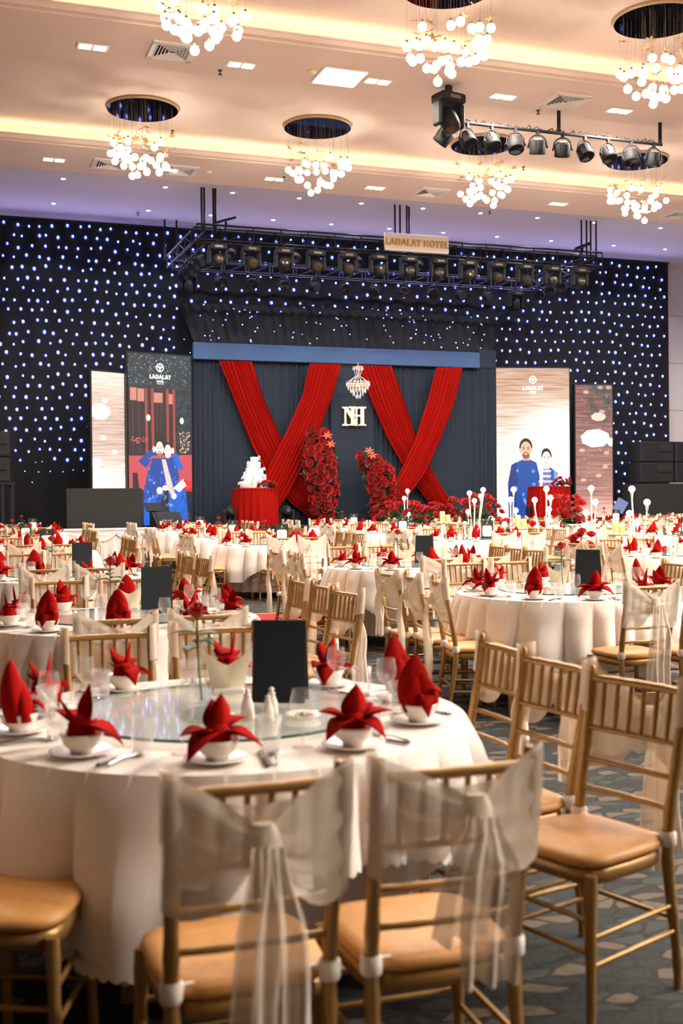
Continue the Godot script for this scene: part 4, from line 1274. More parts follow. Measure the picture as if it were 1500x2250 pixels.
# -------------------------------------------------------------------- flower aisle
func aisle():
	var gm = ball_mesh(0.052, 8, 12)
	var sock = lathe_mesh([[0.0005, -0.13], [0.016, -0.13], [0.026, -0.05], [0.028, -0.035]], 8)
	var pts = [[1.58, -23.52, 0], [1.42, -23.71, 0], [1.06, -23.48, 0], [1.52, -20.37, 1], [1.58, -19.77, 1], [1.37, -20.15, 1], [1.46, -19.87, 1], [1.15, -20.44, 1], [0.91, -20.59, 1], [1.58, -18.54, 2], [1.40, -18.66, 2], [1.20, -18.47, 2], [0.94, -18.9, 2], [1.39, -17.76, 3], [1.58, -17.35, 3], [1.43, -17.21, 3], [1.23, -17.27, 3], [0.89, -17.71, 3], [1.04, -17.29, 3], [0.93, -17.06, 3], [1.58, -15.92, 4], [1.36, -15.8, 4], [1.19, -16.08, 4], [0.98, -16.07, 4], [0.86, -15.69, 4], [1.56, -14.78, 5], [1.36, -14.39, 5], [1.19, -14.85, 5], [1.05, -14.65, 5], [0.88, -14.51, 5]]
	var where = ["at the stage end of the aisle", "fifth from the cross runner", "fourth from the cross runner", "third from the cross runner", "second from the cross runner", "beside the cross runner"]
	for c in 6:
		var mine = pts.filter(func(q): return q[2] == c)
		var zc = 0.0
		for q in mine: zc += q[1] / mine.size()
		var base = Vector3(9.9, 0.0, zc)
		var t = thing("globe_lamp", "white branching floor lamp with glowing globes, " + where[c], "lamp", base, 0, "globe lamps along the flower aisle")
		mi("base", lathe_mesh([[0.0005, 0.035], [0.14, 0.03], [0.16, 0.015], [0.16, 0.0]], 18), M.white_metal, t)
		for k in mine.size():
			var q = mine[k]
			var s = 1.0 + rng.randf_range(-0.018, 0.018)
			var w = Vector3(9.9 * s, EYE + (q[0] - EYE) * s, q[1] * s) - base
			var foot = Vector3(0.04 * cos(k * 2.0), 0.03, 0.04 * sin(k * 2.0))
			var mid = Vector3(w.x * 0.35, w.y * 0.45, w.z * 0.35)
			var near = Vector3(w.x * 1.0, w.y - 0.25, w.z * 0.97)
			var cv = []
			for j in 9:
				var v = j / 8.0
				cv.append(foot.bezier_interpolate(mid, near, w - Vector3(0, 0.10, 0), v))
			mi("stem", tube_mesh(cv, 0.014, 6), M.white_metal, t)
			var g = mi("globe", gm, M.globe, t)
			g.position = w
			mi("socket", sock, M.white_metal, g)
			if k % 3 == 0: omni("globe_light", w, 0.045, Color(1.0, 0.93, 0.86), 0.14, t)
	var roses = [rose_mesh(0.06, 5), rose_mesh(0.055, 17)]
	# raised rose arrangements
	for a in [[10.7, -21.66, 1.02, 0.50, 0.46, 34, "beside the tall portrait lamp"], [10.5, -25.7, 0.95, 0.5, 0.38, 26, "at the stage foot of the aisle"], [9.6, -22.4, 0.95, 0.5, 0.36, 24, "midway along the aisle"], [9.9, -16.5, 1.05, 0.24, 0.42, 15, "with large blooms and greenery"], [10.4, -19.2, 0.80, 0.36, 0.2, 14, "low beside the lamps"], [9.45, -15.25, 0.38, 0.26, 0.55, 14, "trailing with pale sprigs near the runner"], [9.9, -14.2, 0.60, 0.3, 0.16, 10, "low at the runner's edge"], [11.6, -26.3, 1.0, 0.6, 0.3, 22, "before the short rose column"]]:
		var t = thing("rose_stand", "red rose arrangement on a pedestal in the aisle, " + a[6], "flowers", Vector3(a[0], 0, a[1]), 0, "rose arrangements along the aisle")
		mi("pedestal", lathe_mesh([[0.16, 0.0], [0.15, 0.03], [0.10, 0.06], [0.08, a[2] * 0.5], [0.10, a[2] - 0.14], [0.17, a[2] - 0.08], [0.17, a[2] - 0.05], [0.0005, a[2] - 0.05]], 16), M.white_metal, t)
		var stems = begin()
		var lv = []
		for k in a[5]:
			var q = Vector3(rng.randf_range(-1, 1) * a[3], a[2] + rng.randf() * a[4], rng.randf_range(-1, 1) * a[3] * 0.7)
			var o = mi("rose", roses[k % 2], M.rose, t)
			o.position = q
			o.basis = Basis(Quaternion(Vector3.UP, Vector3(q.x * 0.6 - 0.1, 0.6, q.z + 0.2).normalized())).scaled(Vector3.ONE * rng.randf_range(0.85, 1.25))
			tube(stems, [q, Vector3(q.x * 0.2, a[2] - 0.08, q.z * 0.2)], 0.004, 3, false)
			for j in 5: lv.append(Vector3(q.x * rng.randf_range(0.2, 1.0), a[2] - 0.06 + (q.y - a[2]) * rng.randf_range(0.0, 0.7), q.z * rng.randf_range(0.2, 1.0)))
		var so = mi("stems", done(stems), M.stem, t)
		so.set_meta("kind", "stuff")
		foliage(t, lv, 0.12)
	# candle plinths
	var cd = lathe_mesh([[0.0005, 0.0], [0.05, 0.0], [0.05, 0.17], [0.045, 0.178], [0.02, 0.172], [0.0005, 0.172]], 16)
	for a in [[9.75, -21.2, 0.93, "midway along the aisle"], [9.75, -18.0, 0.90, "beside the branching lamps"], [10.2, -15.6, 0.86, "near the cross runner"]]:
		var t = thing("candle_plinth", "cream candle plinth " + a[3], "plinth", Vector3(a[0], 0, a[1]), 0, "candle plinths along the aisle")
		mi("column", bevel_mesh(Vector3(0, a[2] / 2 - 0.01, 0), Vector3(0.26, a[2] - 0.02, 0.22), 0.008), M.ivory, t)
		mi("plate", bevel_mesh(Vector3(0, a[2] - 0.01, 0), Vector3(0.34, 0.02, 0.28), 0.005), M.ivory, t)
		for q in [[-0.06, 1.25, "taller"], [0.06, 0.85, "shorter"]]:
			var c = meta(mi("pillar_candle", cd, M.candle, self), "%s pale yellow pillar candle on the plinth %s" % [q[2], a[3]], "candle", "pillar candles along the aisle")
			c.position = Vector3(a[0] + q[0], a[2], a[1])
			c.scale = Vector3(1.05, q[1], 1.05)
			var wk = mi("wick", tube_mesh([Vector3(0, 0.17, 0), Vector3(0.002, 0.19, 0)], 0.002, 4), M.black, c)

# -------------------------------------------------------------------- chairs
func chair_proto(variant, fine):
	var p = proto("banquet_chair")
	var post = []
	var pr = []
	for k in 25:
		var v = k / 24.0
		var y = 0.94 * v
		var z = 0.215 - 0.05 * smoothstep(0.0, 0.45, y) + 0.075 * smoothstep(0.42, 0.94, y)
		post.append(Vector3(0, y, z))
		pr.append((0.0135 + 0.004 * smoothstep(0.0, 0.4, y) - 0.002 * smoothstep(0.5, 0.94, y)) * (1.14 if k % 4 == 2 else 1.0))
	post.append(Vector3(0, 0.948, 0.2405))
	pr.append(0.009)
	var back_x = func(y): return 0.175 + 0.008 * smoothstep(0.4, 0.94, y)
	var back_z = func(y): return 0.215 - 0.05 * smoothstep(0.0, 0.45, y) + 0.075 * smoothstep(0.42, 0.94, y)
	for sx in [-1, 1]:
		var pp = []
		for q in post: pp.append(q + Vector3(sx * back_x.call(q.y), 0, 0))
		mi("back_post", tube_mesh(pp, pr, 8 if fine else 6), M.gold, p)
		var fl = []
		var fr = []
		for k in 9:
			var v = k / 8.0
			fl.append(Vector3(sx * (0.196 - 0.012 * v), 0.43 * v, -0.205 + 0.015 * v))
			fr.append((0.0125 + 0.006 * v) * (1.14 if k % 3 == 1 else 1.0))
		mi("front_leg", tube_mesh(fl, fr, 8 if fine else 6), M.gold, p)
	# seat frame and cushion: wider and rounded in front
	var seat_ring = func(y, grow):
		var ring = []
		for k in 20:
			var a = TAU * k / 20
			var cx = cos(a)
			var cz = -sin(a)
			var ex = signf(cx) * pow(absf(cx), 0.5)
			var ez = signf(cz) * pow(absf(cz), 0.5)
			var wide = 0.200 - 0.018 * (ez + 1.0) / 2.0
			ring.append(Vector3(ex * (wide + grow), y, ez * (0.195 + grow) - 0.015))
		return ring
	var s = begin()
	loft(s, [seat_ring.call(0.395, -0.012), seat_ring.call(0.40, 0.0), seat_ring.call(0.435, 0.0), seat_ring.call(0.44, -0.01)], true)
	mi("seat_frame", done(s), M.gold, p)
	s = begin()
	loft(s, [seat_ring.call(0.441, -0.015), seat_ring.call(0.447, 0.004), seat_ring.call(0.462, 0.008), seat_ring.call(0.474, -0.002), seat_ring.call(0.480, -0.03), seat_ring.call(0.483, -0.10)], true)
	mi("cushion", done(s), M.cushion, p)
	for sx in [-1, 1]:
		s = begin()
		lathe(s, [[0.021, 0.445], [0.026, 0.452], [0.026, 0.485], [0.021, 0.492]], 8, Vector3(sx * 0.176, 0, back_z.call(0.46)))
		box(s, Vector3(sx * 0.15, 0.465, back_z.call(0.46) - 0.012), Vector3(0.05, 0.025, 0.012))
		mi("cushion_tie", done(s), M.tie, p)
	# back rails and spindles
	var rail = func(y, r):
		var x = back_x.call(y)
		var z = back_z.call(y)
		var pts = []
		var rr = []
		for k in 9:
			var u = -1.0 + k / 4.0
			pts.append(Vector3(u * x, y, z + 0.012 * (1.0 - u * u)))
			rr.append(r * (1.15 if k % 2 == 0 else 1.0))
		return tube_mesh(pts, rr, 6)
	mi("crest_rail", rail.call(0.905, 0.0125), M.gold, p)
	for y in [0.745, 0.645, 0.555]: mi("back_rail", rail.call(y, 0.0095), M.gold, p)
	if fine:
		for k in 6:
			var u = -0.714 + 0.2857 * k
			var a = Vector3(u * 0.183, 0.90, back_z.call(0.905) + 0.012 * (1.0 - u * u))
			var b = Vector3(u * 0.180, 0.75, back_z.call(0.745) + 0.012 * (1.0 - u * u))
			mi("spindle", tube_mesh([a, a.lerp(b, 0.5), b], [0.0075, 0.0095, 0.0075], 6), M.gold, p)
		for sx in [-1, 1]:
			for y in [0.17, 0.25]:
				var fx = 0.196 - 0.012 * y / 0.43
				mi("stretcher", tube_mesh([Vector3(sx * fx, y, -0.20), Vector3(sx * 0.177, y + 0.012, back_z.call(y))], 0.0085, 6), M.gold, p)
		for q in [[0.21, -0.199], [0.30, -0.196]]:
			mi("stretcher", tube_mesh([Vector3(-0.189, q[0], q[1]), Vector3(0.189, q[0], q[1])], 0.0085, 6), M.gold, p)
		mi("stretcher", tube_mesh([Vector3(-0.176, 0.22, back_z.call(0.22)), Vector3(0.176, 0.22, back_z.call(0.22))], 0.0085, 6), M.gold, p)
	else:
		s = begin()
		for k in 6:
			var u = -0.714 + 0.2857 * k
			tube(s, [Vector3(u * 0.183, 0.90, back_z.call(0.905) + 0.01), Vector3(u * 0.180, 0.75, back_z.call(0.745) + 0.01)], 0.0085, 4, false)
		mi("spindles", done(s), M.gold, p)
		s = begin()
		for sx in [-1, 1]:
			for y in [0.17, 0.25]:
				tube(s, [Vector3(sx * 0.19, y, -0.20), Vector3(sx * 0.177, y, back_z.call(y))], 0.009, 4, false)
		for y in [0.21, 0.30]: tube(s, [Vector3(-0.189, y, -0.198), Vector3(0.189, y, -0.198)], 0.009, 4, false)
		mi("stretchers", done(s), M.gold, p)
	# organza sash: layer behind the spindles, gathered to a knot, two tails
	var g := RandomNumberGenerator.new()
	g.seed = 90 + variant
	var nu = 28 if fine else 12
	var low = [0.66, 0.69, 0.63][variant]
	var knot = Vector3([0.0, 0.03, -0.02][variant], [0.80, 0.82, 0.79][variant], 0.285)
	s = begin()
	sheet(s, nu, 6, func(u, v):
		var x = (2.0 * u - 1.0) * 0.198
		var e = absf(2.0 * u - 1.0)
		var top = 0.875 + 0.075 * pow(e, 2.0)
		var bot = low + 0.07 - 0.05 * pow(e, 2.0) + 0.012 * sin(u * 23.0)
		var y = bot + (top - bot) * v
		return Vector3(x, y, back_z.call(y) + 0.026 + 0.004 * sin(u * 40.0)))
	var sash = mi("sash", done(s), M.organza, p)
	s = begin()
	for sx in [-1.0, 1.0]:
		sheet(s, nu / 2, 10, func(u, v):
			# from the post (u = 0) to the knot (u = 1)
			var y0 = low + (0.955 - low) * v
			var k = pow(u, 1.3)
			var yy = lerpf(y0, knot.y + (v - 0.5) * 0.07, k) - 0.05 * sin(PI * u) * (1.0 - v)
			var xx = lerpf(sx * 0.206, knot.x + sx * 0.012, u)
			return Vector3(xx, yy, lerpf(back_z.call(y0) + 0.02, knot.z, u) + 0.008 * sin(v * 22.0 + u * 4.0) * (0.3 + u)))
	# hood over each post top
	for sx in [-1.0, 1.0]:
		sheet(s, 8, 4, func(u, v):
			var a = PI * 1.25 * u - 0.4
			var y = 0.80 + 0.155 * v
			return Vector3(sx * (back_x.call(y) + 0.026 * sin(a)), y + 0.006 * sin(a), back_z.call(y) + 0.026 * cos(a)))
	mi("gathered_band", done(s), M.organza, sash)
	s = begin()
	var kr = []
	for k in 6:
		var v = k / 5.0
		var ring = []
		for j in 10:
			var a = TAU * j / 10
			var rr = 0.03 * (1.0 + 0.18 * sin(3.0 * a + k)) * (0.75 + 0.4 * sin(PI * v))
			ring.append(knot + Vector3(rr * cos(a), (v - 0.5) * 0.085, -rr * sin(a) * 0.7))
		kr.append(ring)
	loft(s, kr, true)
	mi("knot", done(s), M.organza, sash)
	for sx in [-1.0, 1.0]:
		s = begin()
		var length = [0.60, 0.36, 0.50][variant] + (0.0 if sx > 0 else -0.09)
		var wide = 0.058 + g.randf_range(-0.006, 0.012)
		var sway = g.randf_range(-0.03, 0.03) + sx * 0.016
		var ph = g.randf() * 6.0
		sheet(s, 12 if fine else 6, 12 if fine else 6, func(u, v):
			var d = 1.0 - v
			var w = lerpf(0.02, wide, smoothstep(0.0, 0.35, d))
			var f = sin(u * 15.0 + ph + d * 1.5)
			return Vector3(knot.x + sx * 0.012 + sway * d + (2.0 * u - 1.0) * w, knot.y - length * d - 0.008 * f * d, knot.z + 0.02 + 0.02 * sin(PI * minf(d * 1.6, 1.0)) + 0.014 * f * (0.3 + d) + (0.02 if sx > 0 else 0.0)))
		mi("tail", done(s), M.organza, sash)
	return p

# -------------------------------------------------------------------- table ware
func napkin_lily(seed_value):
	var g := RandomNumberGenerator.new()
	g.seed = seed_value
	var s = begin()
	var plan = [[15, 76, 0.125, 0.036, -0.01], [190, 58, 0.105, 0.034, -0.01], [100, 30, 0.115, 0.034, 0.03], [-88, 26, 0.118, 0.034, 0.03], [48, 10, 0.115, 0.036, 0.055], [-38, 6, 0.118, 0.036, 0.06], [145, 34, 0.10, 0.032, 0.02]]
	for q in plan:
		var a = deg_to_rad(q[0] + g.randf_range(-16, 16))
		var e = deg_to_rad(q[1] + g.randf_range(-7, 7))
		var d = Vector3(sin(a) * cos(e), sin(e), cos(a) * cos(e))
		var side = Vector3(cos(a), 0, -sin(a))
		var up = side.cross(d).normalized()
		if up.y < 0: up = -up
		if q[1] > 50: up = -Vector3(sin(a), 0, cos(a))
		petal_ring(s, Vector3(0, 0.018, 0) + Vector3(sin(a), 0, cos(a)) * 0.012, d, side, Vector3.UP if q[1] < 50 else up, q[2] * g.randf_range(0.92, 1.1), q[3] * 1.15, 0.014, q[4], 7, 0.42 if q[1] < 50 else 0.25)
	lathe(s, [[0.0005, -0.03], [0.032, -0.025], [0.042, 0.0], [0.038, 0.03], [0.02, 0.052], [0.0005, 0.055]], 10)
	return done(s)

func napkin_bud(seed_value):
	# pointed cowl with two wrapped flaps and a tongue falling over the bowl
	var g := RandomNumberGenerator.new()
	g.seed = seed_value
	var lean = g.randf_range(-0.02, 0.02)
	var s = begin()
	for lobe in [[-0.012, 0.185, 0.056, -0.012, 0.0], [0.020, 0.125, 0.046, 0.014, 0.5], [-0.024, 0.115, 0.043, 0.018, -0.6]]:
		var rings = []
		for i in 10:
			var v = i / 9.0
			var y = -0.02 + lobe[1] * v
			var w = lobe[2] * pow(sin(PI * clampf(0.22 + v * 0.78, 0.0, 1.0)), 0.75) + 0.001
			var ring = []
			for j in 14:
				var a = TAU * j / 14
				var crease = 1.0 - 0.16 * v * maxf(0.0, cos(2.0 * (a - 1.57 + lobe[4]))) - 0.07 * sin(5.0 * a + 3.0 * v)
				ring.append(Vector3(lobe[0] * (1.0 - 0.4 * v) + lean * v * 1.6 + w * cos(a) * crease, y, lobe[3] - w * 0.66 * sin(a) * crease - 0.012 * v))
			rings.append(ring)
		loft(s, rings, true)
	petal_ring(s, Vector3(lean, 0.035, 0.036), Vector3(lean * 2.0, -0.15, 1).normalized(), Vector3.RIGHT, Vector3.UP, 0.06, 0.03, 0.012, 0.055, 6, 0.3)
	petal_ring(s, Vector3(0.03, 0.05, 0.02), Vector3(0.8, 0.25, 0.6).normalized(), Vector3(-0.6, 0, 0.8), Vector3.UP, 0.05, 0.022, 0.010, 0.02, 5, 0.3)
	lathe(s, [[0.0005, -0.03], [0.03, -0.028], [0.048, 0.0], [0.045, 0.03], [0.0005, 0.04]], 10)
	return done(s)

func cloth_mesh():
	# square cloth over a round top: pointed corners hang lower; scalloped hem
	var s = begin()
	var R = CLOTH_R
	var half = 1.12
	lathe(s, [[R - 0.006, TOP], [R * 0.7, TOP + 0.001], [0.0005, TOP + 0.001]], 120)
	sheet(s, 640, 12, func(u, v):
		var a = TAU * u
		var k = maxf(absf(cos(a)), absf(sin(a)))
		var corner = clampf((1.0 / k - 1.0) / 0.414, 0.0, 1.0)
		var hem = minf(half / k, half * 1.22) - R - 0.012 + 0.012 * absf(sin(a * 80.0))
		var d = (1.0 - v) * hem
		var n = 2.2 * sin(4.0 * a + 0.5) + 1.3 * sin(3.0 * a)
		var f = pow(absf(sin(13.0 * a + 0.45 * n)) + 0.02, 0.6)
		var amp = (0.055 + 0.05 * corner) * smoothstep(0.06, 0.38, d) + 0.038 * smoothstep(0.0, 0.11, d)
		var r = R - 0.006 + 0.014 * smoothstep(0.0, 0.03, d) + amp * f + 0.02 * d
		return Vector3(r * cos(a), TOP - pow(d, 1.0) * (0.985 - 0.04 * corner) - 0.004 * smoothstep(0.0, 0.02, d), -r * sin(a)))
	return done(s)

func under_mesh():
	var s = begin()
	sheet(s, 480, 4, func(u, v):
		var a = TAU * u
		var d = 1.0 - v
		var r = 0.60 + 0.03 * d + 0.02 * d * sin(a * 19.0 + sin(a * 5.0))
		var hem = 0.10 - 0.014 * absf(sin(a * 60.0))
		return Vector3(r * cos(a), hem + (TOP - 0.03 - hem) * v, -r * sin(a)))
	return done(s)

func tent_card(printed):
	var p = proto("menu_card")
	var tilt = 0.15
	for sz in [-1, 1]:
		var o = mi("cover", box_mesh(Vector3(0, 0.145, 0), Vector3(0.19, 0.29, 0.004)), M.card, p)
		o.basis = Basis(Vector3.RIGHT, -tilt * sz)
		o.position = Vector3(0, 0.0, 0.0435 * sz)
		if printed and sz == 1:
			var s = begin()
			s.set_smooth_group(-1)
			var pts = [[-0.055, 0.03], [-0.075, 0.05], [-0.075, 0.185], [-0.055, 0.205], [0.055, 0.205], [0.075, 0.185], [0.075, 0.05], [0.055, 0.03]]
			var ra = []
			var rb = []
			for q in pts:
				ra.append(Vector3(q[0], q[1], 0.002))
				rb.append(Vector3(q[0], q[1], 0.005))
			loft(s, [rb, ra], true, -1)
			mi("menu_sheet", done(s), M.paper, o)
			var c = mi("crest", lathe_mesh([[0.0005, 0.0], [0.014, 0.0], [0.014, 0.004], [0.0005, 0.004]], 10), M.gold_print, o)
			c.position = Vector3(0, 0.252, 0.002)
			c.basis = Basis(Vector3.RIGHT, PI / 2)
			mi("crest_line", box_mesh(Vector3(0, 0.229, 0.003), Vector3(0.055, 0.007, 0.003)), M.gold_print, o)
	return p

func rose_vase():
	var p = proto("rose_vase")
	mi("vase", lathe_mesh([[0.0005, 0.004], [0.026, 0.004], [0.03, 0.012], [0.03, 0.05], [0.018, 0.09], [0.014, 0.14], [0.019, 0.165]], 14), M.glass, p)
	mi("stem", tube_mesh([Vector3(0.01, 0.01, 0), Vector3(0.0, 0.12, 0.002), Vector3(-0.006, 0.22, 0.0), Vector3(-0.004, 0.30, 0.0)], 0.004, 6), M.stem, p)
	var r = mi("rose", rose_mesh(0.042, 31), M.rose, p)
	r.position = Vector3(-0.004, 0.318, 0)
	r.rotation = Vector3(0.25, 0, 0.1)
	r.scale = Vector3(0.66, 0.92, 0.66)
	var lm = leaf_mesh(0.10, 0.034)
	for q in [[0.22, 0.4], [0.21, 2.6], [0.25, 4.4], [0.195, 5.6], [0.24, 1.5]]:
		var l = mi("leaf", lm, M.leaf, p)
		l.position = Vector3(-0.005, q[0], 0)
		l.rotation.y = q[1]
	return p

func tissue_holder():
	# ivory cloth folded to a standing collar with two peaks
	var p = proto("ivory_napkin_fold")
	var s = begin()
	for sz in [-1.0, 1.0]:
		sheet(s, 10, 6, func(u, v):
			var x = (2.0 * u - 1.0)
			var top = 0.105 + 0.06 * pow(absf(x), 1.4)
			var w = 0.055 + 0.035 * v
			return Vector3(x * w, top * v, sz * (0.028 - 0.02 * v * (1.0 - absf(x))) * (1.0 - 0.75 * absf(x))))
	mi("fold", done(s), M.ivory, p)
	mi("holder", bevel_mesh(Vector3(0, 0.012, 0), Vector3(0.12, 0.024, 0.066), 0.006), M.china, p)
	return p

func tables():
	var cloth = cloth_mesh()
	var under = under_mesh()
	var chairs_fine = []
	var chairs_far = []
	for v in 3:
		chairs_fine.append(chair_proto(v, true))
		chairs_far.append(chair_proto(v, false))
	var tp = proto("banquet_table")
	mi("table_top", lathe_mesh([[0.0005, TOP - 0.03], [CLOTH_R - 0.05, TOP - 0.03], [CLOTH_R - 0.03, TOP - 0.02], [CLOTH_R - 0.03, TOP - 0.005], [0.0005, TOP - 0.004]], 40), M.gold, tp)
	for q in [[1, 1], [1, -1], [-1, 1], [-1, -1]]:
		mi("leg", tube_mesh([Vector3(q[0] * 0.40, 0, q[1] * 0.40), Vector3(q[0] * 0.36, TOP - 0.03, q[1] * 0.36)], 0.02, 8), M.gold, tp)
	mi("under_cloth", under, M.cloth, tp)
	var turn = proto("glass_turntable")
	mi("foot", lathe_mesh([[0.14, 0.0], [0.14, 0.014], [0.0005, 0.016]], 20), M.steel, turn)
	mi("plate", lathe_mesh([[0.0005, 0.016], [0.515, 0.016]], 64), M.turntable, turn)
	mi("rim", lathe_mesh([[0.515, 0.016], [0.52, 0.018], [0.52, 0.024], [0.515, 0.026]], 64), M.glass_edge, turn)
	mi("surface", lathe_mesh([[0.515, 0.026], [0.0005, 0.026]], 64), M.turntable, turn)
	var card_plain = tent_card(false)
	var card_print = tent_card(true)
	var vase = rose_vase()
	var tissue = tissue_holder()
	var saucer = proto("saucer")
	mi("dish", lathe_mesh([[0.0005, 0.003], [0.045, 0.002], [0.05, 0.0], [0.055, 0.003], [0.094, 0.013], [0.095, 0.016], [0.088, 0.016], [0.05, 0.008], [0.0005, 0.008]], 28), M.china, saucer)
	var bowl = proto("rice_bowl")
	mi("cup", lathe_mesh([[0.0005, 0.004], [0.026, 0.004], [0.028, 0.0], [0.032, 0.0], [0.034, 0.008], [0.052, 0.025], [0.062, 0.05], [0.064, 0.058], [0.061, 0.058], [0.05, 0.028], [0.0005, 0.012]], 24), M.china, bowl)
	var tumbler = proto("tumbler")
	mi("glass", lathe_mesh([[0.0005, 0.006], [0.026, 0.004], [0.029, 0.0], [0.031, 0.004], [0.037, 0.11], [0.0355, 0.11], [0.030, 0.012], [0.0005, 0.012]], 18), M.glass, tumbler)
	var wine = proto("wine_glass")
	mi("glass", lathe_mesh([[0.0005, 0.0], [0.033, 0.0], [0.033, 0.003], [0.006, 0.01], [0.004, 0.075], [0.012, 0.085], [0.034, 0.11], [0.037, 0.135], [0.030, 0.175]], 18), M.glass, wine)
	var naps = [napkin_lily(3), napkin_lily(14), napkin_bud(5), napkin_bud(8)]
	var knife = proto("table_knife")
	mi("blade", bevel_mesh(Vector3(0, 0.004, -0.055), Vector3(0.018, 0.003, 0.11), 0.001), M.steel, knife)
	mi("handle", bevel_mesh(Vector3(0, 0.005, 0.045), Vector3(0.014, 0.007, 0.09), 0.002), M.dark_steel, knife)
	var spoon = proto("soup_spoon")
	var sb = begin()
	lathe(sb, [[0.0005, -0.006], [0.014, -0.004], [0.019, 0.004], [0.017, 0.004], [0.0005, -0.003]], 12, Vector3(0, 0.006, -0.07))
	mi("bowl", done(sb), M.steel, spoon)
	mi("handle", tube_mesh([Vector3(0, 0.008, -0.052), Vector3(0, 0.012, 0.0), Vector3(0, 0.004, 0.07)], [0.003, 0.003, 0.005], 6), M.steel, spoon)
	# tables: centre, row, column, cloth corner, first setting angle, fine, plan of napkins
	var plan = [
		[0.915, -3.82, "sixth-row outer", -31, -15, true], [1.06, -7.04, "fifth-row outer", 20, -10, true], [1.08, -11.12, "fourth-row outer", 35, -20, true],
		[4.50, -7.59, "fifth-row middle", -42, -14, true], [4.62, -11.0, "fourth-row middle", -25, 0, true], [8.32, -11.28, "fourth-row aisle", -60, 6, true],
		[1.25, -16.2, "third-row outer", 10, 4, false], [4.75, -16.65, "third-row middle", -52, -12, false], [8.23, -16.7, "third-row aisle", -20, 10, false], [12.0, -16.6, "third-row cross-aisle", 30, 0, false],
		[1.25, -20.2, "second-row outer", 25, 0, false], [4.8, -19.9, "second-row middle", -30, 8, false], [8.27, -20.35, "second-row aisle", -10, 14, false], [12.0, -20.3, "second-row cross-aisle", 5, 3, false], [15.6, -20.4, "second-row wall-side", 20, 9, false],
		[1.7, -24.6, "front-row outer", 0, 5, false], [5.13, -24.1, "front-row middle", -40, 0, false], [8.75, -24.4, "front-row aisle", 15, 18, false], [12.2, -24.4, "front-row cross-aisle", 40, 7, false], [15.6, -24.3, "front-row wall-side", 12, 0, false], [18.9, -24.4, "front-row far-wall", 0, 0, false]]
	for ti in plan.size():
		var T = plan[ti]
		var c = Vector3(T[0], 0, T[1])
		var nm = T[2] + " table"
		put(tp, "banquet_table", "round banquet table with a floor-length scalloped under-cloth, " + nm, "table", c, 0, "round banquet tables")
		var cl = meta(mi("tablecloth", cloth, M.cloth, self), "white scalloped square cloth draped over the " + nm, "tablecloth", "white tablecloths")
		cl.position = c
		cl.rotation.y = deg_to_rad(T[3] - 45)
		var y = TOP + 0.0025
		put(turn, "glass_turntable", "round glass turntable with green rim on the " + nm, "turntable", c + Vector3(0, y, 0), 0, "glass turntables")
		var ty = y + 0.0265
		var towards = atan2(-c.x, -c.z)
		var printed = ti >= 6
		put(card_print if printed else card_plain, "menu_card", ("black tent menu card with cream sheet" if printed else "plain charcoal tent menu card") + " on the " + nm, "menu card", c + Vector3(0.22, ty, -0.05) if not printed else c + Vector3(0.15, ty, 0.1), towards + [-0.25, 0.05, -0.05, -0.35, -0.3, 0.1, 0.0][mini(ti, 6)], "tent menu cards")
		put(vase, "rose_vase", "clear bud vase with one red rose on the " + nm, "vase", c + (Vector3(-0.06, ty, -0.11) if ti != 3 else Vector3(-0.05, ty, 0.02)), 1.7 * ti, "bud vases")
		put(tissue, "ivory_napkin_fold", "ivory cloth folded into a peaked collar on the " + nm, "folded cloth", c + Vector3(0.08, ty, -0.26), towards + 0.1, "ivory peaked cloths")
		# place settings
		for k in 10:
			var a = deg_to_rad(T[4] + 36 * k)
			var dir = Vector3(sin(a), 0, cos(a))
			var q = c + dir * 0.68 + Vector3(0, y, 0)
			var place = "%s place clockwise from the stage, %s" % [ORD[int(fposmod(180.0 - T[4] - 36.0 * k, 360.0) / 36.0)], nm]
			var kind = [0, 1, 2, 3, 0, 1, 0, 1, 2, 0][(k + 3 * ti) % 10]
			if ti == 0: kind = [0, 1, 2, 3, 0, 1, 1, 0, 2, 1][k]
			put(saucer, "saucer", "white saucer, " + place, "saucer", q, 0, "saucers on the " + nm)
			put(bowl, "rice_bowl", "white rice bowl holding a napkin, " + place, "bowl", q + Vector3(0, 0.0085, 0), 0, "bowls on the " + nm)
			var nk = meta(mi("folded_napkin", naps[kind], M.napkin, self), ("red napkin folded as a lily, " if kind < 2 else "red napkin folded as a bud, ") + place, "napkin", "red napkins on the " + nm)
			nk.position = q + Vector3(0, 0.062, 0)
			nk.rotation.y = a + rng.randf_range(-0.7, 0.7) if ti > 0 else a * 0.3 + towards + rng.randf_range(-0.4, 0.4)
			nk.scale = Vector3.ONE * rng.randf_range(0.95, 1.12)
			var tang = Vector3(cos(a), 0, -sin(a))
			if T[5] or k % 2 == 0:
				put(tumbler, "tumbler", "clear water tumbler, " + place, "glass", q - dir * 0.115 + tang * 0.09 if not T[5] else c + dir * 0.585 + tang * 0.15 + Vector3(0, y, 0), 0, "tumblers on the " + nm)
			if T[5]:
				put(wine, "wine_glass", "stemmed wine glass, " + place, "glass", c + dir * 0.57 + tang * -0.105 + Vector3(0, y, 0), 0, "wine glasses on the " + nm)
				put(knife, "table_knife", "steel table knife, " + place, "knife", q + tang * 0.135, a + 0.12, "knives on the " + nm)
				put(spoon, "soup_spoon", "steel spoon, " + place, "spoon", q + tang * 0.165, a + 0.05, "spoons on the " + nm)
		# chairs: two or three to a side
		var spots = []
		for k in 2:
			spots.append([-0.24 + 0.47 * k, 1.17, 0.0, "rear side", k])
			spots.append([-0.24 + 0.47 * k, -1.06, 180.0, "stage side", k])
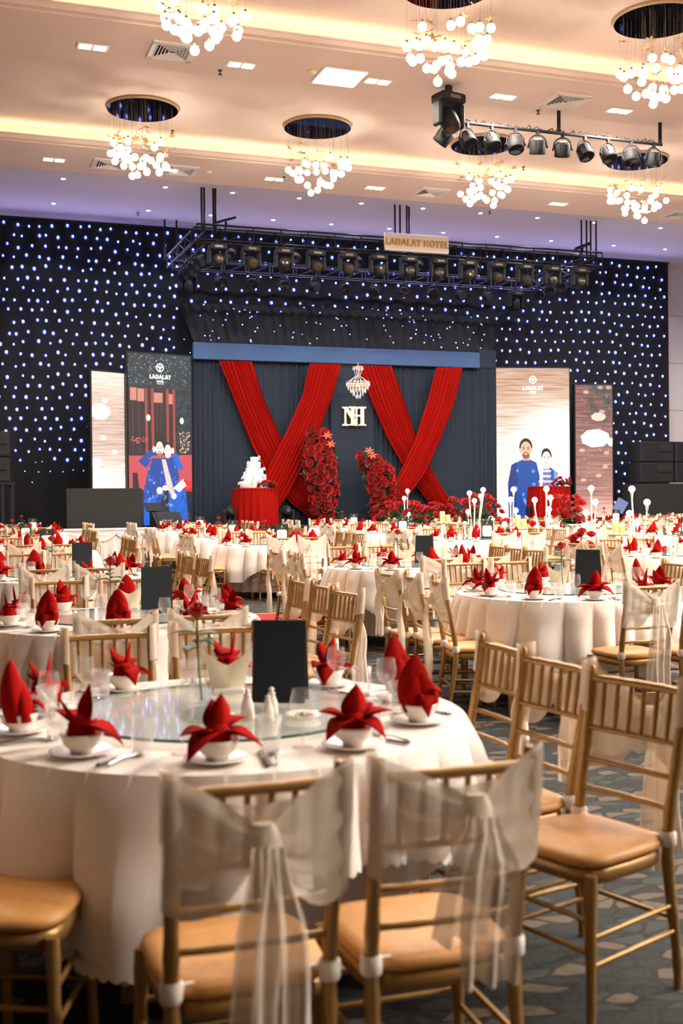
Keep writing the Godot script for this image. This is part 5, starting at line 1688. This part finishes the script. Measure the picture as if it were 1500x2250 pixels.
		for k in 3:
			spots.append([1.05, -0.42 + 0.46 * k, 90.0 + 5.0 * k, "inner side", k])
			spots.append([-1.05, -0.42 + 0.46 * k, -90.0 - 5.0 * k, "outer side", k])
		if ti == 0:
			spots = [[-0.285, 1.275, -1.0, "rear side", 0], [0.165, 1.295, -2.0, "rear side", 1], [-0.22, -0.96, 180.0, "stage side", 0], [0.25, -0.98, 178.0, "stage side", 1],
				[0.93, -0.16, 92.0, "inner side", 0], [0.91, 0.29, 98.0, "inner side", 1], [0.945, 0.79, 107.0, "inner side", 2], [-0.95, -0.2, -90.0, "outer side", 0], [-0.93, 0.28, -96.0, "outer side", 1], [-0.78, 0.70, -110.0, "outer side", 2]]
		for k in spots.size():
			var q = spots[k]
			var jx = 0.0 if ti == 0 else rng.randf_range(-0.03, 0.03)
			var jz = 0.0 if ti == 0 else rng.randf_range(-0.03, 0.03)
			var v = (k * 2 + ti) % 3
			if ti == 0: v = [0, 1, 2, 0, 1, 1, 2, 0, 1, 2][k]
			var which = ["first", "second", "third"][q[4]]
			put((chairs_fine if T[5] else chairs_far)[v], "banquet_chair", "gold chair with ivory sash, %s on the %s of the %s" % [which, q[3], nm], "chair", c + Vector3(q[0] + jx, 0, q[1] + jz), deg_to_rad(q[2] + (0.0 if ti == 0 else rng.randf_range(-2.5, 2.5))), "gold chairs at the " + nm)
	# sauce set on the first table
	var c0 = Vector3(plan[0][0], TOP + 0.029, plan[0][1])
	var cruet = proto("cruet")
	mi("body", lathe_mesh([[0.0005, 0.0], [0.022, 0.0], [0.024, 0.01], [0.021, 0.05], [0.014, 0.07], [0.012, 0.078]], 14), M.china, cruet)
	mi("stopper", lathe_mesh([[0.012, 0.079], [0.014, 0.084], [0.006, 0.088], [0.011, 0.098], [0.0005, 0.106]], 10), M.china, cruet)
	for q in [[0.02, 0.25, 1.0, "tallest"], [0.075, 0.30, 0.85, "shorter"], [0.11, 0.22, 0.95, "middle"]]:
		var o = put(cruet, "cruet", "%s white sauce cruet on the turntable of the sixth-row outer table" % q[3], "cruet", c0 + Vector3(q[0], 0, q[1]), 0, "white cruets")
		o.scale = Vector3.ONE * q[2]
	var dish = thing("garnish_dish", "small white dish of lime and chilli on the glass turntable", "dish", c0 + Vector3(0.20, 0, 0.28))
	mi("dish", lathe_mesh([[0.0005, 0.0], [0.04, 0.0], [0.06, 0.016], [0.058, 0.018], [0.038, 0.006], [0.0005, 0.006]], 20), M.china, dish)
	for q in [[-0.02, 0.4], [-0.005, 2.0]]:
		var s = begin()
		loft(s, [[Vector3(-0.018, 0.006, 0), Vector3(-0.018, 0.008, 0), Vector3(-0.018, 0.008, 0.001)], [Vector3(0, 0.006, -0.009), Vector3(0, 0.024, 0), Vector3(0, 0.006, 0.009)], [Vector3(0.018, 0.006, 0), Vector3(0.018, 0.008, 0), Vector3(0.018, 0.008, 0.001)]], true)
		var o = mi("lime_wedge", done(s), M.lime, dish)
		o.position = Vector3(q[0], 0, 0)
		o.rotation.y = q[1]
	for k in 3:
		var o = mi("chilli_slice", lathe_mesh([[0.003, 0.0], [0.007, 0.0], [0.007, 0.004], [0.003, 0.004], [0.003, 0.0]], 8), M.chilli, dish)
		o.position = Vector3(0.022 + 0.008 * cos(k * 2.0), 0.008, 0.010 * sin(k * 2.0))
